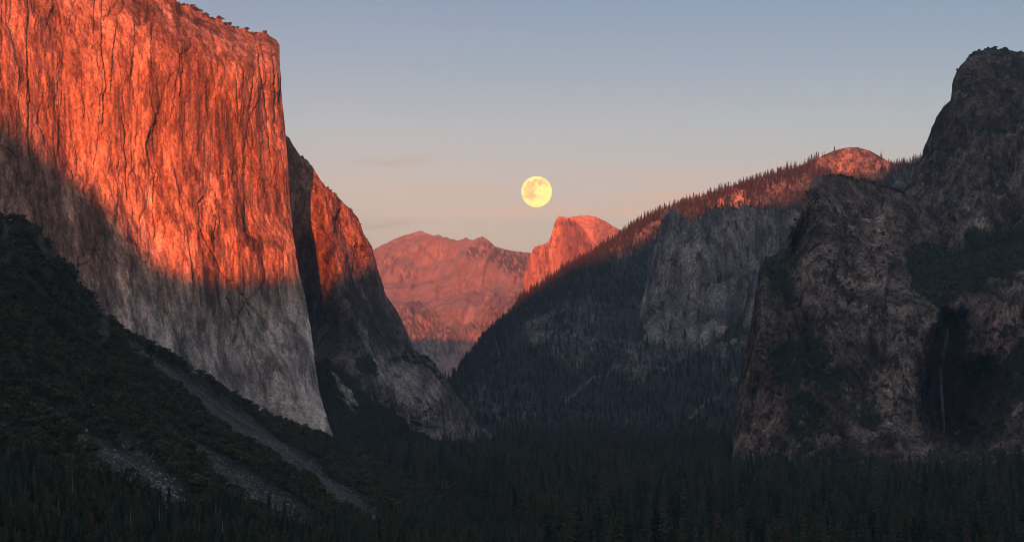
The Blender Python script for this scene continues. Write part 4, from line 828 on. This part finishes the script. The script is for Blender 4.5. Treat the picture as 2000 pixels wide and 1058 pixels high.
for i, (px, py, hp_, Y) in enumerate([(1434, 1042, 54, 1850), (1344, 1035, 46, 1880), (1820, 1050, 40, 1800), (1573, 1050, 36, 1800), (1002, 930, 22, 3050), (776, 945, 16, 2850), (790, 940, 15, 2880), (822, 938, 18, 2900)]):
    sh_ = Sheet(); g2 = np.random.RandomState(i + 950); b0 = W(px, py, Y); h = hp_ / F * Y
    e = bpy.data.objects.new('dead_tree', None); COL.objects.link(e); e.location = b0.tolist(); e['category'] = 'dead tree'; e['group'] = 'bare dead trunks'
    e['label'] = ['tall grey dead trunk in the forest right of the valley middle', 'slim dead trunk in the forest, second from the tall one', 'grey dead trunk low in the forest at the far right', 'grey dead trunk low in the forest below the dark crag', 'small pale dead trunk far out in the middle of the forest',
                  'leftmost of three tiny pale snags above the slope foot', 'middle of three tiny pale snags above the slope foot', 'rightmost of three tiny pale snags above the slope foot'][i]
    z0 = float(floor_z(np.array([b0[0]]), np.array([b0[1]]))[0]); lowp = min(z0 - b0[2], -1)
    obj('trunk', pymesh('trunk', tube([(0, 0, lowp, .5), (.1, 0, h * .4, .36), (.2, 0, h, .1)]), M_dead), e)
    for k in range(5):
        t = g2.uniform(.3, .9); a = g2.uniform(0, 6.28); L = g2.uniform(1, 3); obj('branch', pymesh('branch', tube([(.1, 0, h * t, .1), (L * math.cos(a), L * math.sin(a), h * t - .3, .03)]), M_dead), e)

def on(sh, px, py, fallback=None):
    Y = sheet_depth(sh, np.array([px], float), np.array([py], float))[0]; return W(px, py, Y if np.isfinite(Y) else fallback)
for px, py, sc_, k, lb in [(160, 955, 1.0, K_aut, 'orange-leaved oak in the lower left wood'), (150, 940, .7, K_aut, 'small red-leaved tree just above the orange oak at lower left'), (172, 1000, 1.1, K_aut, 'rusty orange tree left of the leaning dead trunk'), (325, 992, 1.2, K_aut, 'orange tree at the foot of the wide rubble patch'),
                           (120, 975, .9, K_gold, 'yellow-brown tree beside the thin dead trunk, lower left'), (5, 960, 1.0, K_gold, 'yellowish tree at the left edge, low')]:
    p = on(slope, px, py, 1250); tree('autumn_tree', k[0], (p - np.array([0, 14, 0])).tolist(), sc_, 1.0, label=lb, category='tree')
for px, py, sc_, lb in [(1866, 852, 1.5, 'bright golden bush at the foot of the waterfall alcove'), (1872, 846, 1.1, 'smaller golden bush on the upper right of the bright one'), (1786, 918, 1.0, 'small golden bush on the rubble below the crag'), (1892, 838, .9, 'dull golden bush right of the alcove foot')]:
    p = on(crag, px, py, 2900); tree('golden_bush', K_gold[0], (p - np.array([0, 10, 0])).tolist(), sc_, .4, label=lb, category='bush')

# waterfall: two thin veils and the lip where the stream breaks over
M_water = plain('falling_water', (.17, .18, .20), .5, .06)
wf = bpy.data.objects.new('waterfall', None); COL.objects.link(wf); wf['label'] = 'thin pale waterfall dropping through the dark alcove at right'; wf['category'] = 'waterfall'
def veil(nm, path, strands, seed):
    g2 = np.random.RandomState(seed); parts = []
    for k in range(strands):
        off = g2.normal() * .5; ph = g2.uniform(0, 6); rings = []; t0, t1 = (0, g2.uniform(.5, 1)) if k % 2 else (g2.uniform(0, .5), 1)
        for t in np.linspace(t0, t1, 14):
            px = np.interp(t, np.linspace(0, 1, len(path)), [q[0] for q in path]); py = np.interp(t, np.linspace(0, 1, len(path)), [q[1] for q in path]); wd = np.interp(t, np.linspace(0, 1, len(path)), [q[2] for q in path])
            p = W(px + off * wd + .4 * math.sin(ph + t * 9), py, wfY(px, py) - 8 + 2 * off); rings.append((p[0], p[1], p[2], max(.08, .38 * math.sin(math.pi * min(max((t - t0) / (t1 - t0), .03), .97)))))
        parts.append(tube(rings))
    return obj(nm, pymesh(nm, join(parts), M_water), wf)
_wy = float(np.nanmin([x if np.isfinite(x) else np.nan for x in sheet_depth(crag, np.array([1840., 1843, 1848, 1852, 1856]), np.array([640., 660, 680, 650, 630]))]))
def wfY(px, py): 
    ys = sheet_depth(crag, np.array([px - 4., px, px + 4]), np.array([py] * 3)); ys = ys[np.isfinite(ys)]; return float(ys.min()) if len(ys) else _wy
veil('upper_veil', [(1859, 616, 1.2), (1855, 630, 1.5), (1851, 650, 2.2), (1846, 675, 3.4), (1841, 700, 4)], 26, 3)
veil('lower_veil', [(1836, 712, 2), (1838, 730, 3.5), (1840, 760, 4), (1843, 800, 4), (1845, 850, 3)], 11, 4)
veil('lip', [(1872, 604, 2), (1866, 609, 3), (1860, 615, 2)], 7, 5)

# ------------------------------------------------------------------ moon
def moon_mat():
    m = bpy.data.materials.new('moon_surface'); m.use_nodes = True; n, l = m.node_tree.nodes, m.node_tree.links; n.clear()
    out = n.new('ShaderNodeOutputMaterial'); em = n.new('ShaderNodeEmission'); l.new(em.outputs[0], out.inputs[0])
    at = n.new('ShaderNodeAttribute'); at.attribute_name = 'mare'; tcn = n.new('ShaderNodeTexCoord')
    t = n.new('ShaderNodeTexNoise'); l.new(tcn.outputs['Object'], t.inputs['Vector']); t.inputs['Scale'].default_value = .012; t.inputs['Detail'].default_value = 6
    mr = n.new('ShaderNodeMapRange'); l.new(t.outputs[0], mr.inputs[0]); mr.inputs[1].default_value = .35; mr.inputs[2].default_value = .65; mr.inputs[3].default_value = .86; mr.inputs[4].default_value = 1.08
    x = n.new('ShaderNodeMixRGB'); l.new(at.outputs['Fac'], x.inputs[0]); x.inputs[1].default_value = (1.0, .93, .30, 1); x.inputs[2].default_value = (.86, .50, .20, 1)
    y = n.new('ShaderNodeMixRGB'); y.blend_type = 'MULTIPLY'; y.inputs[0].default_value = 1; l.new(x.outputs[0], y.inputs[1]); l.new(mr.outputs[0], y.inputs[2])
    l.new(y.outputs[0], em.inputs[0]); em.inputs[1].default_value = .56; return m
MD = 60000.0; MR = 30.0 / F * MD
la, lo = np.meshgrid(np.linspace(0, math.pi, 97), np.linspace(0, 2 * math.pi, 193)); sv = np.stack([np.sin(la) * np.sin(lo), -np.sin(la) * np.cos(lo), np.cos(la)], -1)
sx, sz = sv[..., 0], sv[..., 2]; qn = sv.reshape(-1, 3)
wx_ = .10 * fbm(qn, .35, 4, seed=401).reshape(sx.shape); wz_ = .10 * fbm(qn, .35, 4, seed=405).reshape(sx.shape); mare = zero(sx)
for (cx_, cz_, r_, s_) in [(-.42, .36, .30, .9), (-.10, .58, .17, .9), (.20, .50, .22, 1), (.50, .52, .16, .8), (-.68, .10, .22, .7), (-.35, .02, .26, .85), (-.72, -.28, .20, .7), (-.45, -.32, .27, .95), (-.15, -.38, .19, .9), (-.28, -.62, .13, .8), (.66, .36, .12, .7), (-.12, .20, .14, .5), (.36, .72, .10, .5)]:
    mare = np.maximum(mare, s_ * sstep(np.hypot(sx + wx_ - cx_, sz + wz_ - cz_) / r_, 1.1, .72))
mare = np.clip(mare * (sv[..., 1] < 0) * (.85 + .5 * fbm(qn, .12, 3, seed=409).reshape(sx.shape)), 0, 1)
me = mesh_np('moon', sv.reshape(-1, 3) * MR, grid_faces(193, 97), moon_mat(), True, attrs=dict(mare=mare))
moon = obj('moon', me, label='full yellow moon with darker seas, high over the split dome', category='moon'); moon.location = W(1048, 374.5, MD).tolist()

# ------------------------------------------------------------------ haze over the whole valley
hm = bpy.data.materials.new('haze'); hm.use_nodes = True; n, l = hm.node_tree.nodes, hm.node_tree.links; n.clear()
out = n.new('ShaderNodeOutputMaterial'); pv = n.new('ShaderNodeVolumePrincipled'); l.new(pv.outputs[0], out.inputs['Volume'])
pv.inputs['Color'].default_value = (.66, .80, 1.0, 1); pv.inputs['Density'].default_value = 2.3e-5; pv.inputs['Anisotropy'].default_value = 0.0
x0, x1, y0, y1, z0, z1 = -24000, 24000, -12000, 21500, -71, 2500
me = mesh_np('haze', [(x, y, z) for x in (x0, x1) for y in (y0, y1) for z in (z0, z1)], [(0, 1, 3, 2), (4, 6, 7, 5), (0, 4, 5, 1), (2, 3, 7, 6), (0, 2, 6, 4), (1, 5, 7, 3)], hm)
haze = obj('haze', me, kind='stuff', label='thin evening haze filling the valley')
